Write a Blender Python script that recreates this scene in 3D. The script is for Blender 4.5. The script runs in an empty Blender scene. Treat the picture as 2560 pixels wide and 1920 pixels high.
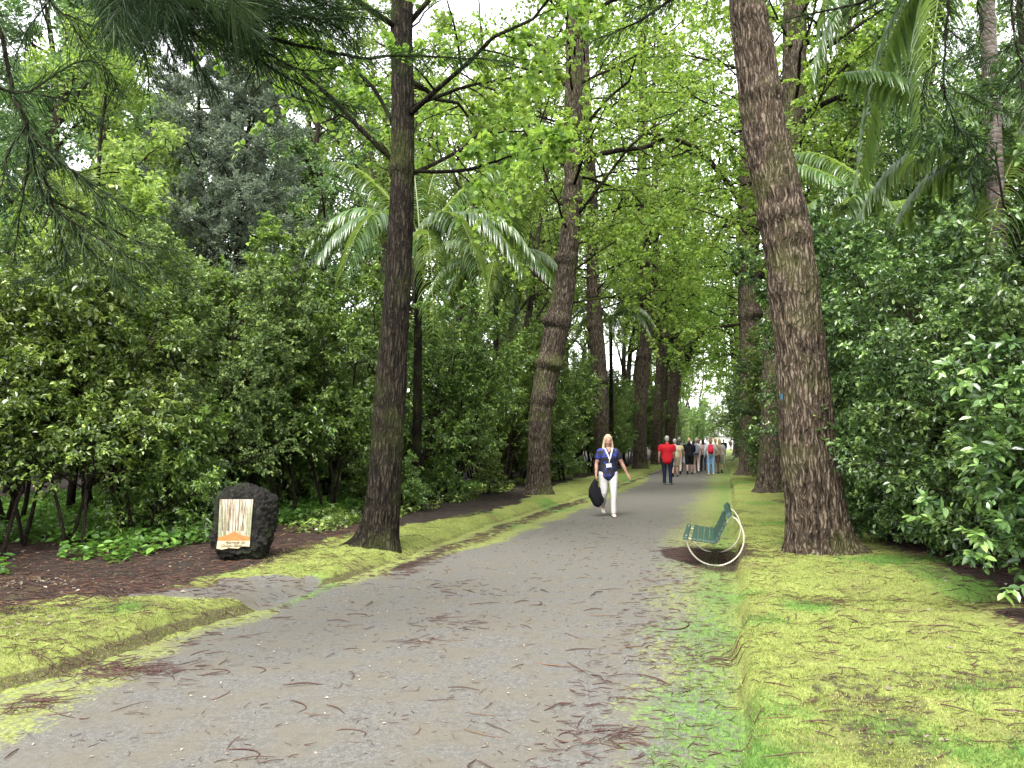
import bpy, math
import numpy as np
from mathutils import Vector, Matrix

# ------------------------------------------------------------------ camera, sky, sun, exposure
scene = bpy.context.scene
CAM_H = 1.55
PITCH = math.radians(4.3)
F = 1923.0                                # focal length in pixels of the 2560 px wide frame
cam_data = bpy.data.cameras.new('camera')
cam_data.sensor_fit = 'HORIZONTAL'
cam_data.sensor_width = 36.0
cam_data.lens = F / 2560.0 * 36.0
cam_data.clip_start = 0.05
cam_data.clip_end = 2000.0
cam = bpy.data.objects.new('camera', cam_data)
scene.collection.objects.link(cam)
cam.location = (0, 0, CAM_H)
cam.rotation_euler = (math.pi / 2 + PITCH, 0, 0)
scene.camera = cam

SUN_EL, SUN_AZ = math.radians(58), math.radians(200)     # azimuth clockwise from +Y
world = bpy.data.worlds.new('World')
scene.world = world
world.use_nodes = True
wn = world.node_tree
wn.nodes.clear()
sky = wn.nodes.new('ShaderNodeTexSky'); sky.sky_type = 'NISHITA'; sky.sun_disc = False
sky.sun_elevation = SUN_EL; sky.sun_rotation = SUN_AZ
sky.air_density = 1.0; sky.dust_density = 1.0; sky.ozone_density = 1.0
hsv = wn.nodes.new('ShaderNodeHueSaturation'); hsv.inputs['Saturation'].default_value = 0.08
bg = wn.nodes.new('ShaderNodeBackground'); bg.inputs['Strength'].default_value = 0.15
wo = wn.nodes.new('ShaderNodeOutputWorld')
wn.links.new(sky.outputs[0], hsv.inputs['Color']); wn.links.new(hsv.outputs[0], bg.inputs['Color'])
wn.links.new(bg.outputs[0], wo.inputs['Surface'])

sun_data = bpy.data.lights.new('sun', 'SUN')
sun_data.energy = 1.5
sun_data.angle = math.radians(25)
sun_data.color = (1.0, 0.96, 0.90)
sun = bpy.data.objects.new('sun', sun_data)
scene.collection.objects.link(sun)
_sd = Vector((math.sin(SUN_AZ) * math.cos(SUN_EL), math.cos(SUN_AZ) * math.cos(SUN_EL), math.sin(SUN_EL)))
sun.rotation_euler = _sd.to_track_quat('Z', 'Y').to_euler()
sun.location = (0, 0, 40)

scene.view_settings.view_transform = 'Standard'
scene.view_settings.look = 'None'
scene.view_settings.exposure = 2.6
scene.view_settings.gamma = 1.0
scene.view_settings.use_curve_mapping = False
scene.render.engine = 'CYCLES'
scene.cycles.max_bounces = 7
scene.cycles.diffuse_bounces = 4
scene.cycles.glossy_bounces = 2
scene.cycles.transmission_bounces = 4
scene.cycles.transparent_max_bounces = 4
scene.cycles.caustics_reflective = False
scene.cycles.caustics_refractive = False
scene.cycles.sample_clamp_indirect = 6.0

COL = scene.collection
rs = np.random.RandomState

# ------------------------------------------------------------------ picture -> world (source pixels 2560 x 1920)
cp, sp = math.cos(PITCH), math.sin(PITCH)
K = 2560.0 / 2212.0

def ray(px, py):
    a = (px - 1280.0) / F
    b = (960.0 - py) / F
    return np.array([a, cp - b * sp, b * cp + sp])

def P(px, py, Y):
    r = ray(px, py)
    t = Y / r[1]
    return np.array([r[0] * t, Y, CAM_H + r[2] * t])

def PK(px, py, Y):
    return P(px * K, py * K, Y)

def G(px, py, z=0.0):
    r = ray(px, py)
    t = (z - CAM_H) / r[2]
    return np.array([r[0] * t, r[1] * t, z])

# the avenue's own axes: v runs along the path, u across it (u = 0 near the right kerb)
TH = math.atan(0.275)
CT, ST = math.cos(TH), math.sin(TH)

def uv_of(X, Y):
    return X * CT - Y * ST, X * ST + Y * CT

def xy_of(u, v):
    return u * CT + v * ST, -u * ST + v * CT

# ------------------------------------------------------------------ noise
_tab = rs(7).rand(32, 32, 32).astype(np.float32)

def vnoise(x, y, z):
    x = np.asarray(x, np.float64); y = np.asarray(y, np.float64) + 0 * x; z = np.asarray(z, np.float64) + 0 * x
    xi = np.floor(x).astype(np.int64); yi = np.floor(y).astype(np.int64); zi = np.floor(z).astype(np.int64)
    fx, fy, fz = x - xi, y - yi, z - zi
    fx = fx * fx * (3 - 2 * fx); fy = fy * fy * (3 - 2 * fy); fz = fz * fz * (3 - 2 * fz)
    def t(a, b, c):
        return _tab[(xi + a) & 31, (yi + b) & 31, (zi + c) & 31]
    x0 = t(0, 0, 0) * (1 - fx) + t(1, 0, 0) * fx
    x1 = t(0, 1, 0) * (1 - fx) + t(1, 1, 0) * fx
    x2 = t(0, 0, 1) * (1 - fx) + t(1, 0, 1) * fx
    x3 = t(0, 1, 1) * (1 - fx) + t(1, 1, 1) * fx
    y0 = x0 * (1 - fy) + x1 * fy
    y1 = x2 * (1 - fy) + x3 * fy
    return y0 * (1 - fz) + y1 * fz

def fbm(x, y, z, o=4):
    s, a, n = 0.0, 0.5, 0.0
    for i in range(o):
        s = s + a * vnoise(np.asarray(x) * 2 ** i + 11.3 * i, np.asarray(y) * 2 ** i + 5.1 * i, np.asarray(z) * 2 ** i)
        n += a; a *= 0.5
    return s / n

def sst(a, b, x):
    t = np.clip((np.asarray(x, float) - a) / (b - a), 0, 1)
    return t * t * (3 - 2 * t)

def nrm(v):
    return v / np.maximum(np.linalg.norm(v, axis=-1, keepdims=True), 1e-9)

# ------------------------------------------------------------------ mesh helpers
def mesh_from(name, V, quads=None, tris=None, mat=None, smooth=True, fattr=None, vattr=None):
    me = bpy.data.meshes.new(name)
    V = np.asarray(V, np.float32).reshape(-1, 3)
    q = np.zeros((0, 4), np.int32) if quads is None else np.asarray(quads, np.int32).reshape(-1, 4)
    t = np.zeros((0, 3), np.int32) if tris is None else np.asarray(tris, np.int32).reshape(-1, 3)
    nq, nt = len(q), len(t)
    me.vertices.add(len(V)); me.vertices.foreach_set('co', V.ravel())
    me.loops.add(nq * 4 + nt * 3)
    me.loops.foreach_set('vertex_index', np.concatenate([q.ravel(), t.ravel()]).astype(np.int32))
    me.polygons.add(nq + nt)
    me.polygons.foreach_set('loop_start', np.concatenate([np.arange(nq) * 4, nq * 4 + np.arange(nt) * 3]).astype(np.int32))
    me.update(calc_edges=True)
    me.polygons.foreach_set('use_smooth', np.full(nq + nt, smooth, bool))
    for dom, attrs in (('FACE', fattr), ('POINT', vattr)):
        for k, a in (attrs or {}).items():
            at = me.attributes.new(k, 'FLOAT', dom)
            at.data.foreach_set('value', np.asarray(a, np.float32))
    if mat is not None:
        me.materials.append(mat)
    return me

def link(name, data, parent=None, loc=None, rot=None, scale=None):
    o = bpy.data.objects.new(name, data)
    COL.objects.link(o)
    if parent is not None:
        o.parent = parent
    if loc is not None:
        o.location = [float(c) for c in loc]
    if rot is not None:
        o.rotation_euler = rot
    if scale is not None:
        o.scale = (scale,) * 3 if not hasattr(scale, '__len__') else scale
    return o

def tag(o, label=None, cat=None, group=None, kind=None):
    if label: o['label'] = label
    if cat: o['category'] = cat
    if group: o['group'] = group
    if kind: o['kind'] = kind
    return o

def thing(name, loc, label, cat, group=None, rz=0.0, scale=None):
    o = link(name, None, None, loc, (0, 0, rz), scale)
    o.empty_display_size = 0.2
    return tag(o, label, cat, group)

class Geo:
    def __init__(s):
        s.V, s.Q, s.T, s.n, s.qa, s.ta = [], [], [], 0, [], []
    def add(s, V, Q=None, T=None):
        V = np.asarray(V, float).reshape(-1, 3)
        if Q is not None and len(Q): s.Q.append(np.asarray(Q).reshape(-1, 4) + s.n)
        if T is not None and len(T): s.T.append(np.asarray(T).reshape(-1, 3) + s.n)
        s.V.append(V); s.n += len(V)
        return s
    def mesh(s, name, mat, smooth=True):
        return mesh_from(name, np.concatenate(s.V), np.concatenate(s.Q) if s.Q else None,
                         np.concatenate(s.T) if s.T else None, mat, smooth)
    def obj(s, name, mat, parent=None, smooth=True, **k):
        return link(name, s.mesh(name, mat, smooth), parent, **k)
    def box(s, c, d, M=None):
        x, y, z = [h / 2 for h in d]
        V = np.array([(-x, -y, -z), (x, -y, -z), (x, y, -z), (-x, y, -z), (-x, -y, z), (x, -y, z), (x, y, z), (-x, y, z)])
        if M is not None: V = V @ np.asarray(M).T
        V = V + np.asarray(c)
        return s.add(V, [(0, 3, 2, 1), (4, 5, 6, 7), (0, 1, 5, 4), (1, 2, 6, 5), (2, 3, 7, 6), (3, 0, 4, 7)])

def tubes(pts, rad, sides=6, cap=True):
    """pts (n,k,3), rad (n,k) -> V, Q, T of n swept tubes"""
    pts = np.asarray(pts, float); rad = np.asarray(rad, float)
    n, k, _ = pts.shape
    tg = np.gradient(pts, axis=1); tg = nrm(tg)
    ref = np.where(np.abs(tg[:, :1, 2:3]) > 0.9, np.array([1.0, 0, 0]), np.array([0, 0, 1.0]))
    ref = np.repeat(ref, k, axis=1)
    a = nrm(np.cross(tg, ref)); b = np.cross(tg, a)
    th = np.arange(sides) / sides * 2 * np.pi
    V = pts[:, :, None, :] + rad[:, :, None, None] * (a[:, :, None, :] * np.cos(th)[None, None, :, None] + b[:, :, None, :] * np.sin(th)[None, None, :, None])
    base = (np.arange(n)[:, None, None] * k + np.arange(k - 1)[None, :, None]) * sides
    j = np.arange(sides)[None, None, :]; j2 = (j + 1) % sides
    Q = np.stack([base + j, base + j2, base + sides + j2, base + sides + j], -1).reshape(-1, 4)
    V = V.reshape(-1, 3)
    T = None
    if cap:
        c0 = len(V) + np.arange(n); c1 = c0 + n
        V = np.concatenate([V, pts[:, 0], pts[:, -1]])
        s0 = np.arange(n)[:, None] * k * sides; jj = np.arange(sides)[None]; jn = (jj + 1) % sides
        e0 = s0 + (k - 1) * sides
        T = np.concatenate([np.stack([np.repeat(c0[:, None], sides, 1), s0 + jn, s0 + jj], -1).reshape(-1, 3),
                            np.stack([np.repeat(c1[:, None], sides, 1), e0 + jj, e0 + jn], -1).reshape(-1, 3)])
    return V, Q, T

def resample(poly, n):
    """Catmull-Rom through a polyline (m,d), n points evenly along it"""
    p = np.asarray(poly, float)
    q = np.concatenate([[2 * p[0] - p[1]], p, [2 * p[-1] - p[-2]]])
    out = []
    for i in range(1, len(q) - 2):
        for t in np.linspace(0, 1, 12, endpoint=False):
            out.append(0.5 * ((2 * q[i]) + (-q[i - 1] + q[i + 1]) * t + (2 * q[i - 1] - 5 * q[i] + 4 * q[i + 1] - q[i + 2]) * t * t + (-q[i - 1] + 3 * q[i] - 3 * q[i + 1] + q[i + 2]) * t ** 3))
    out.append(p[-1]); out = np.array(out)
    d = np.concatenate([[0], np.cumsum(np.linalg.norm(np.diff(out[:, :3], axis=0), axis=1))])
    s = np.linspace(0, d[-1], n)
    return np.stack([np.interp(s, d, out[:, c]) for c in range(out.shape[1])], -1)

# ------------------------------------------------------------------ materials
def nodes(name):
    m = bpy.data.materials.new(name); m.use_nodes = True
    nt = m.node_tree; nt.nodes.clear()
    out = nt.nodes.new('ShaderNodeOutputMaterial')
    return m, nt, out

def nd(nt, typ, ins=None, **props):
    n = nt.nodes.new('ShaderNode' + typ)
    for k, v in props.items(): setattr(n, k, v)
    for k, v in (ins or {}).items():
        if isinstance(v, bpy.types.NodeSocket): nt.links.new(v, n.inputs[k])
        else: n.inputs[k].default_value = v
    return n

def c4(c): return (c[0], c[1], c[2], 1.0)

def ramp(nt, fac, stops):
    r = nd(nt, 'ValToRGB', {0: fac})
    el = r.color_ramp.elements
    while len(el) < len(stops): el.new(0.5)
    for e, (p, c) in zip(el, stops):
        e.position = p; e.color = c4(c) if hasattr(c, '__len__') else (c, c, c, 1)
    return r.outputs[0]

def mixc(nt, fac, a, b, mode='MIX'):
    n = nd(nt, 'Mix', data_type='RGBA', blend_type=mode)
    for idx, v in ((0, fac), (6, a), (7, b)):
        if isinstance(v, bpy.types.NodeSocket): nt.links.new(v, n.inputs[idx])
        else: n.inputs[idx].default_value = v if idx == 0 else c4(v)
    return n.outputs[2]

def mth(nt, op, a, b=0.0, c=None, clamp=False):
    n = nd(nt, 'Math', operation=op, use_clamp=clamp)
    for i, v in enumerate((a, b, c)):
        if v is None: continue
        if isinstance(v, bpy.types.NodeSocket): nt.links.new(v, n.inputs[i])
        else: n.inputs[i].default_value = v
    return n.outputs[0]

def noise(nt, vec, scale, detail=4, rough=0.55):
    n = nd(nt, 'TexNoise', {'Scale': scale, 'Detail': detail, 'Roughness': rough})
    if vec is not None: nt.links.new(vec, n.inputs['Vector'])
    return n.outputs[0]

def obj_vec(nt, scale=None):
    t = nd(nt, 'TexCoord').outputs['Object']
    if scale is not None:
        t = nd(nt, 'Mapping', {'Vector': t, 'Scale': scale}).outputs[0]
    return t

def attr(nt, name):
    return nd(nt, 'Attribute', attribute_name=name).outputs['Fac']

def plain(name, col, rough=0.6, spec=0.4, metal=0.0, var=0.12, scale=20.0, bump=0.0):
    m, nt, out = nodes(name)
    v = obj_vec(nt)
    n = noise(nt, v, scale, 3)
    c = mixc(nt, n, [x * (1 - var) for x in col], [min(1, x * (1 + var)) for x in col])
    b = nd(nt, 'BsdfPrincipled', {'Base Color': c, 'Roughness': rough, 'Specular IOR Level': spec, 'Metallic': metal})
    if bump:
        b2 = nd(nt, 'Bump', {'Height': n, 'Strength': bump, 'Distance': 0.01})
        nt.links.new(b2.outputs[0], b.inputs['Normal'])
    nt.links.new(b.outputs[0], out.inputs[0])
    return m

def leaf_mat(name, dark, mid, light, young=None, rough=0.45, spec=0.5, trans=0.35, tcol=None, huevar=0.02):
    """leaf colours vary leaf by leaf ('var') and shoot by shoot ('age'); light passes through the blade"""
    m, nt, out = nodes(name)
    var, age = attr(nt, 'var'), attr(nt, 'age')
    f = mth(nt, 'ADD', mth(nt, 'MULTIPLY', var, 0.6), mth(nt, 'MULTIPLY', age, 0.4))
    stops = [(0.15, dark), (0.5, mid), (0.8, light)]
    c = ramp(nt, f, stops)
    if young is not None:
        y = mth(nt, 'MULTIPLY', ramp(nt, age, [(0.60, 0.0), (0.85, 1.0)]), mth(nt, 'ADD', mth(nt, 'MULTIPLY', var, 0.6), 0.4))
        c = mixc(nt, y, c, young)
    oi = nd(nt, 'ObjectInfo').outputs['Random']
    h = nd(nt, 'HueSaturation', {'Color': c, 'Hue': mth(nt, 'ADD', mth(nt, 'MULTIPLY', oi, huevar), 0.5 - huevar / 2),
                                 'Value': mth(nt, 'ADD', mth(nt, 'MULTIPLY', oi, 0.3), 0.85)})
    c = h.outputs[0]
    b = nd(nt, 'BsdfPrincipled', {'Base Color': c, 'Roughness': rough, 'Specular IOR Level': spec})
    tc = mixc(nt, 0.55, c, tcol or light, 'MIX')
    tl = nd(nt, 'BsdfTranslucent', {'Color': tc})
    mx = nd(nt, 'MixShader', {0: trans, 1: b.outputs[0], 2: tl.outputs[0]})
    nt.links.new(mx.outputs[0], out.inputs[0])
    return m

def bark_mat(name, dark, mid, light, moss=(0.07, 0.09, 0.02), mossamt=0.35, lichen=0.3, scale=1.0):
    m, nt, out = nodes(name)
    geo = nd(nt, 'TexCoord').outputs['Object']
    wob = nd(nt, 'TexNoise', {'Vector': geo, 'Scale': 5.0, 'Detail': 3})
    off = nd(nt, 'VectorMath', {0: wob.outputs['Color'], 1: (0.5, 0.5, 0.5)}, operation='SUBTRACT').outputs[0]
    off = nd(nt, 'VectorMath', {0: off, 'Scale': 0.10}, operation='SCALE').outputs[0]
    gw = nd(nt, 'VectorMath', {0: geo, 1: off}, operation='ADD').outputs[0]
    v = nd(nt, 'Mapping', {'Vector': gw, 'Scale': (24 * scale, 24 * scale, 3.2 * scale)}).outputs[0]
    cell = nd(nt, 'TexVoronoi', {'Vector': v, 'Scale': 1.0, 'Randomness': 1.0}, feature='DISTANCE_TO_EDGE').outputs['Distance']
    furrow = ramp(nt, cell, [(0.0, 0.0), (0.30, 1.0)])
    v2 = nd(nt, 'Mapping', {'Vector': gw, 'Scale': (60 * scale, 60 * scale, 10 * scale)}).outputs[0]
    n2 = noise(nt, v2, 1.0, 5, 0.65)
    ridge = attr(nt, 'ridge')
    f = mth(nt, 'ADD', mth(nt, 'MULTIPLY', furrow, 0.26), mth(nt, 'ADD', mth(nt, 'MULTIPLY', ridge, 0.34), mth(nt, 'MULTIPLY', n2, 0.50)))
    c = ramp(nt, f, [(0.36, dark), (0.62, mid), (0.86, light)])
    big = noise(nt, geo, 1.6, 3)
    mk = mth(nt, 'MULTIPLY', ramp(nt, big, [(0.5, 0.0), (0.68, 1.0)]), mossamt)
    c = mixc(nt, mk, c, moss)
    lich = nd(nt, 'TexVoronoi', {'Vector': gw, 'Scale': 9.0}).outputs['Distance']
    lk = mth(nt, 'MULTIPLY', ramp(nt, mth(nt, 'ADD', lich, mth(nt, 'MULTIPLY', n2, 0.5)), [(0.30, 1.0), (0.40, 0.0)]), lichen)
    c = mixc(nt, lk, c, (0.20, 0.21, 0.17))
    bp = nd(nt, 'Bump', {'Height': mth(nt, 'ADD', mth(nt, 'MULTIPLY', furrow, 0.7), n2), 'Strength': 1.0, 'Distance': 0.03})
    b = nd(nt, 'BsdfPrincipled', {'Base Color': c, 'Roughness': 0.9, 'Specular IOR Level': 0.1, 'Normal': bp.outputs[0]})
    nt.links.new(b.outputs[0], out.inputs[0])
    return m
# ------------------------------------------------------------------ plants: branching and leaves
def curves(P0, D, L, bend, k, rng, wig=0.04):
    """n curved shoots: (n,3) start, (n,3) direction, (n,) length, (n,3) bend at the tip per metre"""
    t = np.linspace(0, 1, k)[None, :, None]
    L3 = L[:, None, None]
    pts = P0[:, None] + D[:, None] * L3 * t + bend[:, None] * L3 * t * t
    w = rng.randn(len(P0), k, 3) * wig * L3 * t
    return pts + w

def at_t(pts, t):
    k = pts.shape[1]
    x = t * (k - 1); i = np.clip(x.astype(int), 0, k - 2); f = (x - i)[:, None]
    r = np.arange(len(pts))
    a, b = pts[r, i], pts[r, i + 1]
    return a * (1 - f) + b * f, nrm(b - a)

def children(rng, pts, rad, n, t0, t1, ang, Lr, rr, bend, k, up=0.0, flat=1.0, taper=0.6, wig=0.04, Labs=None, stick=0.0):
    """n side shoots on each parent curve"""
    m = len(pts)
    idx = np.repeat(np.arange(m), n)
    t = t0 + (t1 - t0) * ((np.tile(np.arange(n), m) + rng.rand(m * n)) / n)
    p, tg = at_t(pts[idx], t)
    side = rng.randn(m * n, 3); side[:, 2] *= flat
    side -= tg * np.sum(side * tg, 1, keepdims=True); side = nrm(side)
    a = np.radians(ang[0] + (ang[1] - ang[0]) * rng.rand(m * n))[:, None]
    D = nrm(tg * np.cos(a) + side * np.sin(a) + np.array([0, 0, up]))
    pl = np.linalg.norm(pts[idx, -1] - pts[idx, 0], axis=1)
    base = pl if Labs is None else np.full(m * n, Labs)
    L = base * (Lr[0] + (Lr[1] - Lr[0]) * rng.rand(m * n)) * (1 - taper * t)
    r0 = np.interp(t, np.linspace(0, 1, rad.shape[1]), np.ones(rad.shape[1])) * 0
    kk = rad.shape[1]; x = t * (kk - 1); i = np.clip(x.astype(int), 0, kk - 2)
    r0 = rad[idx, i] * rr
    c = curves(p, D, L, np.tile(np.array(bend, float), (m * n, 1)), k, rng, wig)
    R = r0[:, None] * np.linspace(1, 0.3, k)[None]
    return c, R

def leaves(rng, C, D, N, L, W, fold=0.18, droop=0.15, simple=False):
    """leaf blades: base C, axis D, normal N, length L, half width W*L"""
    n = len(C)
    D = nrm(D); S = nrm(np.cross(D, N)); N = np.cross(S, D)
    L = L[:, None]; w = W * L
    if simple:
        V = np.stack([C, C + D * L * 0.45 + S * w + N * w * fold, C + D * L - N * L * droop, C + D * L * 0.45 - S * w + N * w * fold], 1)
        Q = np.arange(n * 4).reshape(n, 4)
        return V.reshape(-1, 3), Q, 1
    tip = C + D * L - N * L * droop
    V = np.stack([C, C + D * L * .30 + S * w * .92 + N * w * fold, C + D * L * .66 + S * w * .82 + N * (w * fold - L * droop * .35),
                  tip, C + D * L * .66 - S * w * .82 + N * (w * fold - L * droop * .35), C + D * L * .30 - S * w * .92 + N * w * fold], 1)
    b = np.arange(n)[:, None] * 6
    Q = np.concatenate([b + np.array([0, 3, 2, 1]), b + np.array([0, 5, 4, 3])], 1).reshape(-1, 4)
    return V.reshape(-1, 3), Q, 2

def twig_leaves(rng, pts, n, L, W, spread=0.8, droopd=0.25, nj=0.5, simple=False, size_var=0.42, t0=0.15, offs=0.0, young_tip=True, fold=0.18, droop=0.15, nodes_=0):
    m = len(pts)
    idx = np.repeat(np.arange(m), n)
    t = t0 + (1 - t0) * (np.tile(np.arange(n), m) + rng.rand(m * n)) / n
    if nodes_: t = t0 + (1 - t0) * np.clip(np.round((t - t0) / (1 - t0) * nodes_) / nodes_, 0, 1)
    p, tg = at_t(pts[idx], t)
    side = rng.randn(m * n, 3); side[:, 2] *= 0.6
    D = nrm(tg * 0.6 + nrm(side) * spread + np.array([0, 0, -droopd]))
    N = nrm(np.array([0, 0, 1.0]) + rng.randn(m * n, 3) * nj)
    Ls = L * (1 - size_var + 2 * size_var * rng.rand(m * n))
    if offs: p = p + rng.randn(m * n, 3) * offs
    V, Q, per = leaves(rng, p, D, N, Ls, W, fold, droop, simple)
    var = np.repeat(rng.rand(m * n), per)
    tw = rng.rand(m)
    age = tw[idx] * 0.75 + 0.25 * t
    return V, Q, var, np.repeat(age, per)

def foliage_mesh(name, V, Q, var, age, mat):
    return mesh_from(name, V, Q, None, mat, False, {'var': var, 'age': age})

def merge_leaves(parts):
    V, Q, a, b, n = [], [], [], [], 0
    for v, q, x, y in parts:
        V.append(v); Q.append(q + n); a.append(x); b.append(y); n += len(v)
    return np.concatenate(V), np.concatenate(Q), np.concatenate(a), np.concatenate(b)

def wood_mesh(name, groups, mat):
    g = Geo()
    for pts, rad, s in groups:
        V, Q, T = tubes(pts, rad, s, cap=s > 4)
        g.add(V, Q, T)
    return g.mesh(name, mat)

# ------------------------------------------------------------------ materials of the place
M = {}
M['ginkgo'] = leaf_mat('ginkgo_leaf', (0.05, 0.10, 0.02), (0.125, 0.215, 0.038), (0.22, 0.34, 0.06), (0.33, 0.43, 0.09), 0.5, 0.35, 0.55, (0.34, 0.52, 0.06))
M['camellia'] = leaf_mat('camellia_leaf', (0.026, 0.048, 0.012), (0.076, 0.128, 0.026), (0.155, 0.235, 0.050), (0.30, 0.42, 0.08), 0.30, 0.85, 0.32, (0.25, 0.40, 0.05), 0.04)
M['glossy'] = leaf_mat('glossy_leaf', (0.020, 0.042, 0.015), (0.056, 0.104, 0.032), (0.105, 0.175, 0.052), (0.22, 0.33, 0.08), 0.30, 0.7, 0.24, (0.19, 0.33, 0.06))
M['bright'] = leaf_mat('bright_leaf', (0.06, 0.11, 0.025), (0.13, 0.215, 0.045), (0.22, 0.32, 0.08), (0.32, 0.38, 0.11), 0.5, 0.35, 0.45, (0.34, 0.50, 0.06))
M['forest'] = leaf_mat('forest_leaf', (0.038, 0.075, 0.028), (0.07, 0.13, 0.045), (0.11, 0.19, 0.06), (0.17, 0.27, 0.06), 0.48, 0.45, 0.35, (0.16, 0.30, 0.06))
M['cypress'] = leaf_mat('cypress_leaf', (0.065, 0.088, 0.062), (0.13, 0.165, 0.122), (0.20, 0.24, 0.18), (0.22, 0.26, 0.15), 0.7, 0.2, 0.22, (0.12, 0.18, 0.09), 0.01)
M['needle'] = leaf_mat('needle', (0.008, 0.018, 0.008), (0.016, 0.034, 0.013), (0.030, 0.056, 0.020), (0.05, 0.075, 0.03), 0.7, 0.15, 0.15, (0.06, 0.12, 0.03), 0.01)
M['palm'] = leaf_mat('palm_leaflet', (0.045, 0.085, 0.030), (0.08, 0.14, 0.045), (0.13, 0.20, 0.06), (0.18, 0.24, 0.06), 0.28, 0.8, 0.42, (0.28, 0.40, 0.05))
M['ground_leaf'] = leaf_mat('ground_leaf', (0.03, 0.08, 0.015), (0.07, 0.16, 0.025), (0.12, 0.25, 0.04), (0.16, 0.30, 0.05), 0.4, 0.5, 0.35, (0.2, 0.38, 0.05))
M['moss_leaf'] = leaf_mat('moss_leaf', (0.070, 0.088, 0.016), (0.140, 0.168, 0.038), (0.23, 0.26, 0.075), (0.27, 0.26, 0.10), 0.8, 0.1, 0.25, (0.22, 0.25, 0.05), 0.0)
M['grass_leaf'] = leaf_mat('grass_leaf', (0.05, 0.105, 0.02), (0.085, 0.17, 0.032), (0.14, 0.24, 0.055), None, 0.6, 0.2, 0.35, (0.22, 0.42, 0.06), 0.0)
M['bark_near'] = bark_mat('bark_near', (0.005, 0.0035, 0.0025), (0.052, 0.038, 0.027), (0.18, 0.142, 0.105), mossamt=0.3, lichen=0.25)
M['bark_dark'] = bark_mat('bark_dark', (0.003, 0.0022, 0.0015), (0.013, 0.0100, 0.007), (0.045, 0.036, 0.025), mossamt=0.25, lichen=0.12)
M['bark_mid'] = bark_mat('bark_mid', (0.006, 0.004, 0.003), (0.048, 0.037, 0.026), (0.155, 0.130, 0.100), mossamt=0.45, lichen=0.35)
M['bark_grey'] = bark_mat('bark_grey', (0.030, 0.025, 0.020), (0.10, 0.088, 0.068), (0.20, 0.185, 0.15), mossamt=0.45, lichen=0.5)
M['twig_wood'] = bark_mat('twig_wood', (0.014, 0.010, 0.007), (0.045, 0.034, 0.026), (0.09, 0.075, 0.06), mossamt=0.1, lichen=0.1)

# ------------------------------------------------------------------ ground relief and cover
def poly_u(px, z=0.0):
    pts = np.array([G(*p, z) for p in px])
    u, v = uv_of(pts[:, 0], pts[:, 1])
    o = np.argsort(v)
    return v[o], u[o]

KL = poly_u([(0, 1738), (145, 1700), (278, 1648), (405, 1608), (492, 1573), (579, 1545), (723, 1494), (839, 1457), (926, 1430), (1100, 1362), (1222, 1314), (1348, 1274), (1475, 1236), (1580, 1198), (1652, 1173)])
KR = poly_u([(1845, 1918), (1850, 1800), (1838, 1650), (1850, 1560), (1842, 1480), (1838, 1400), (1836, 1320), (1830, 1240), (1822, 1180)])
OL = poly_u([(0, 1527), (174, 1509), (428, 1476), (480, 1448), (683, 1398), (810, 1352), (995, 1318), (1157, 1292), (1280, 1264)], .13)
OR = poly_u([(2540, 1640), (2484, 1590), (2426, 1505), (2350, 1440), (2235, 1390), (2150, 1365)], .16)
ML = poly_u([(145, 1800), (260, 1735), (330, 1706), (420, 1640), (620, 1553), (839, 1468), (1000, 1425), (1222, 1362), (1348, 1316), (1433, 1284), (1492, 1258), (1602, 1212)])
MR = poly_u([(1540, 1918), (1590, 1740), (1640, 1625), (1630, 1509), (1675, 1422), (1650, 1347), (1697, 1278), (1743, 1220), (1775, 1175)])

def ev(tab, v, far):
    x = np.interp(v, tab[0], tab[1])
    w = sst(tab[0][-1], tab[0][-1] * 1.4, v)
    return x * (1 - w) + far * w

def lines(v):
    wl = 0.11 * (fbm(v * 2.4, 3.3, 0.0, 5) - .5) * 2
    wr = 0.075 * (fbm(v * 2.2, 9.3, 0.0, 4) - .5) * 2
    return ev(KL, v, -4.0) + wl, ev(KR, v, 0.05) + wr, ev(OL, v, -5.4), ev(OR, v, 2.2), ev(ML, v, -3.5), ev(MR, v, -0.9)

GAPL = (6.6, 8.5)      # v range where the left kerb is worn down
_g0 = G(395, 1500); _g1 = G(683, 1440)

def apron(X, Y):
    """the grey tongue of paving that runs from the path to the stone sign"""
    u, v = uv_of(X, Y)
    c = -4.75 + 0.08 * np.sin(v * 3)
    d = np.maximum(np.abs(u - c) / 0.62, np.abs(v - 6.9 - 0.35 * (u - c)) / 0.85)
    return 1 - sst(0.75, 1.05, d + 0.35 * (fbm(X * 3, Y * 3, 2.0, 3) - .5))

def H(X, Y, detail=True):
    X = np.asarray(X, float); Y = np.asarray(Y, float)
    u, v = uv_of(X, Y)
    kl, kr, ol, orr, ml, mr = lines(v)
    g = np.exp(-((v - 7.3) / 0.75) ** 2)
    left = sst(-0.03, 0.30, kl - u) * (0.145 - 0.11 * g)
    gr = np.exp(-((v - 8.1) / 0.45) ** 2)
    right = sst(-0.01, 0.09, u - kr) * (0.155 - 0.12 * gr) + sst(0.1, 2.5, u - kr) * 0.06
    n = fbm(X * 1.3, Y * 1.3, 0.5, 3) - .5
    bump = 0.09 * n + 0.085 * (fbm(X * 5, Y * 5, 1.5, 3) - .5)
    off = np.maximum(sst(0, 0.3, kl - u), sst(0, 0.2, u - kr))
    h = left + right + bump * off * (1 - 0.8 * apron(X, Y)) + (1 - off) * 0.018 * (fbm(X * 1.1, Y * 1.1, 8.0, 2) - .5)
    far = sst(4, 30, np.abs(u + 2) - 6) * 0.6 * (fbm(X * 0.08, Y * 0.08, 3.0, 2) - .3)
    if detail:
        h = h + off * 0.022 * (fbm(X * 22, Y * 22, 4.0, 3) - .5)
    return h + far

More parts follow.
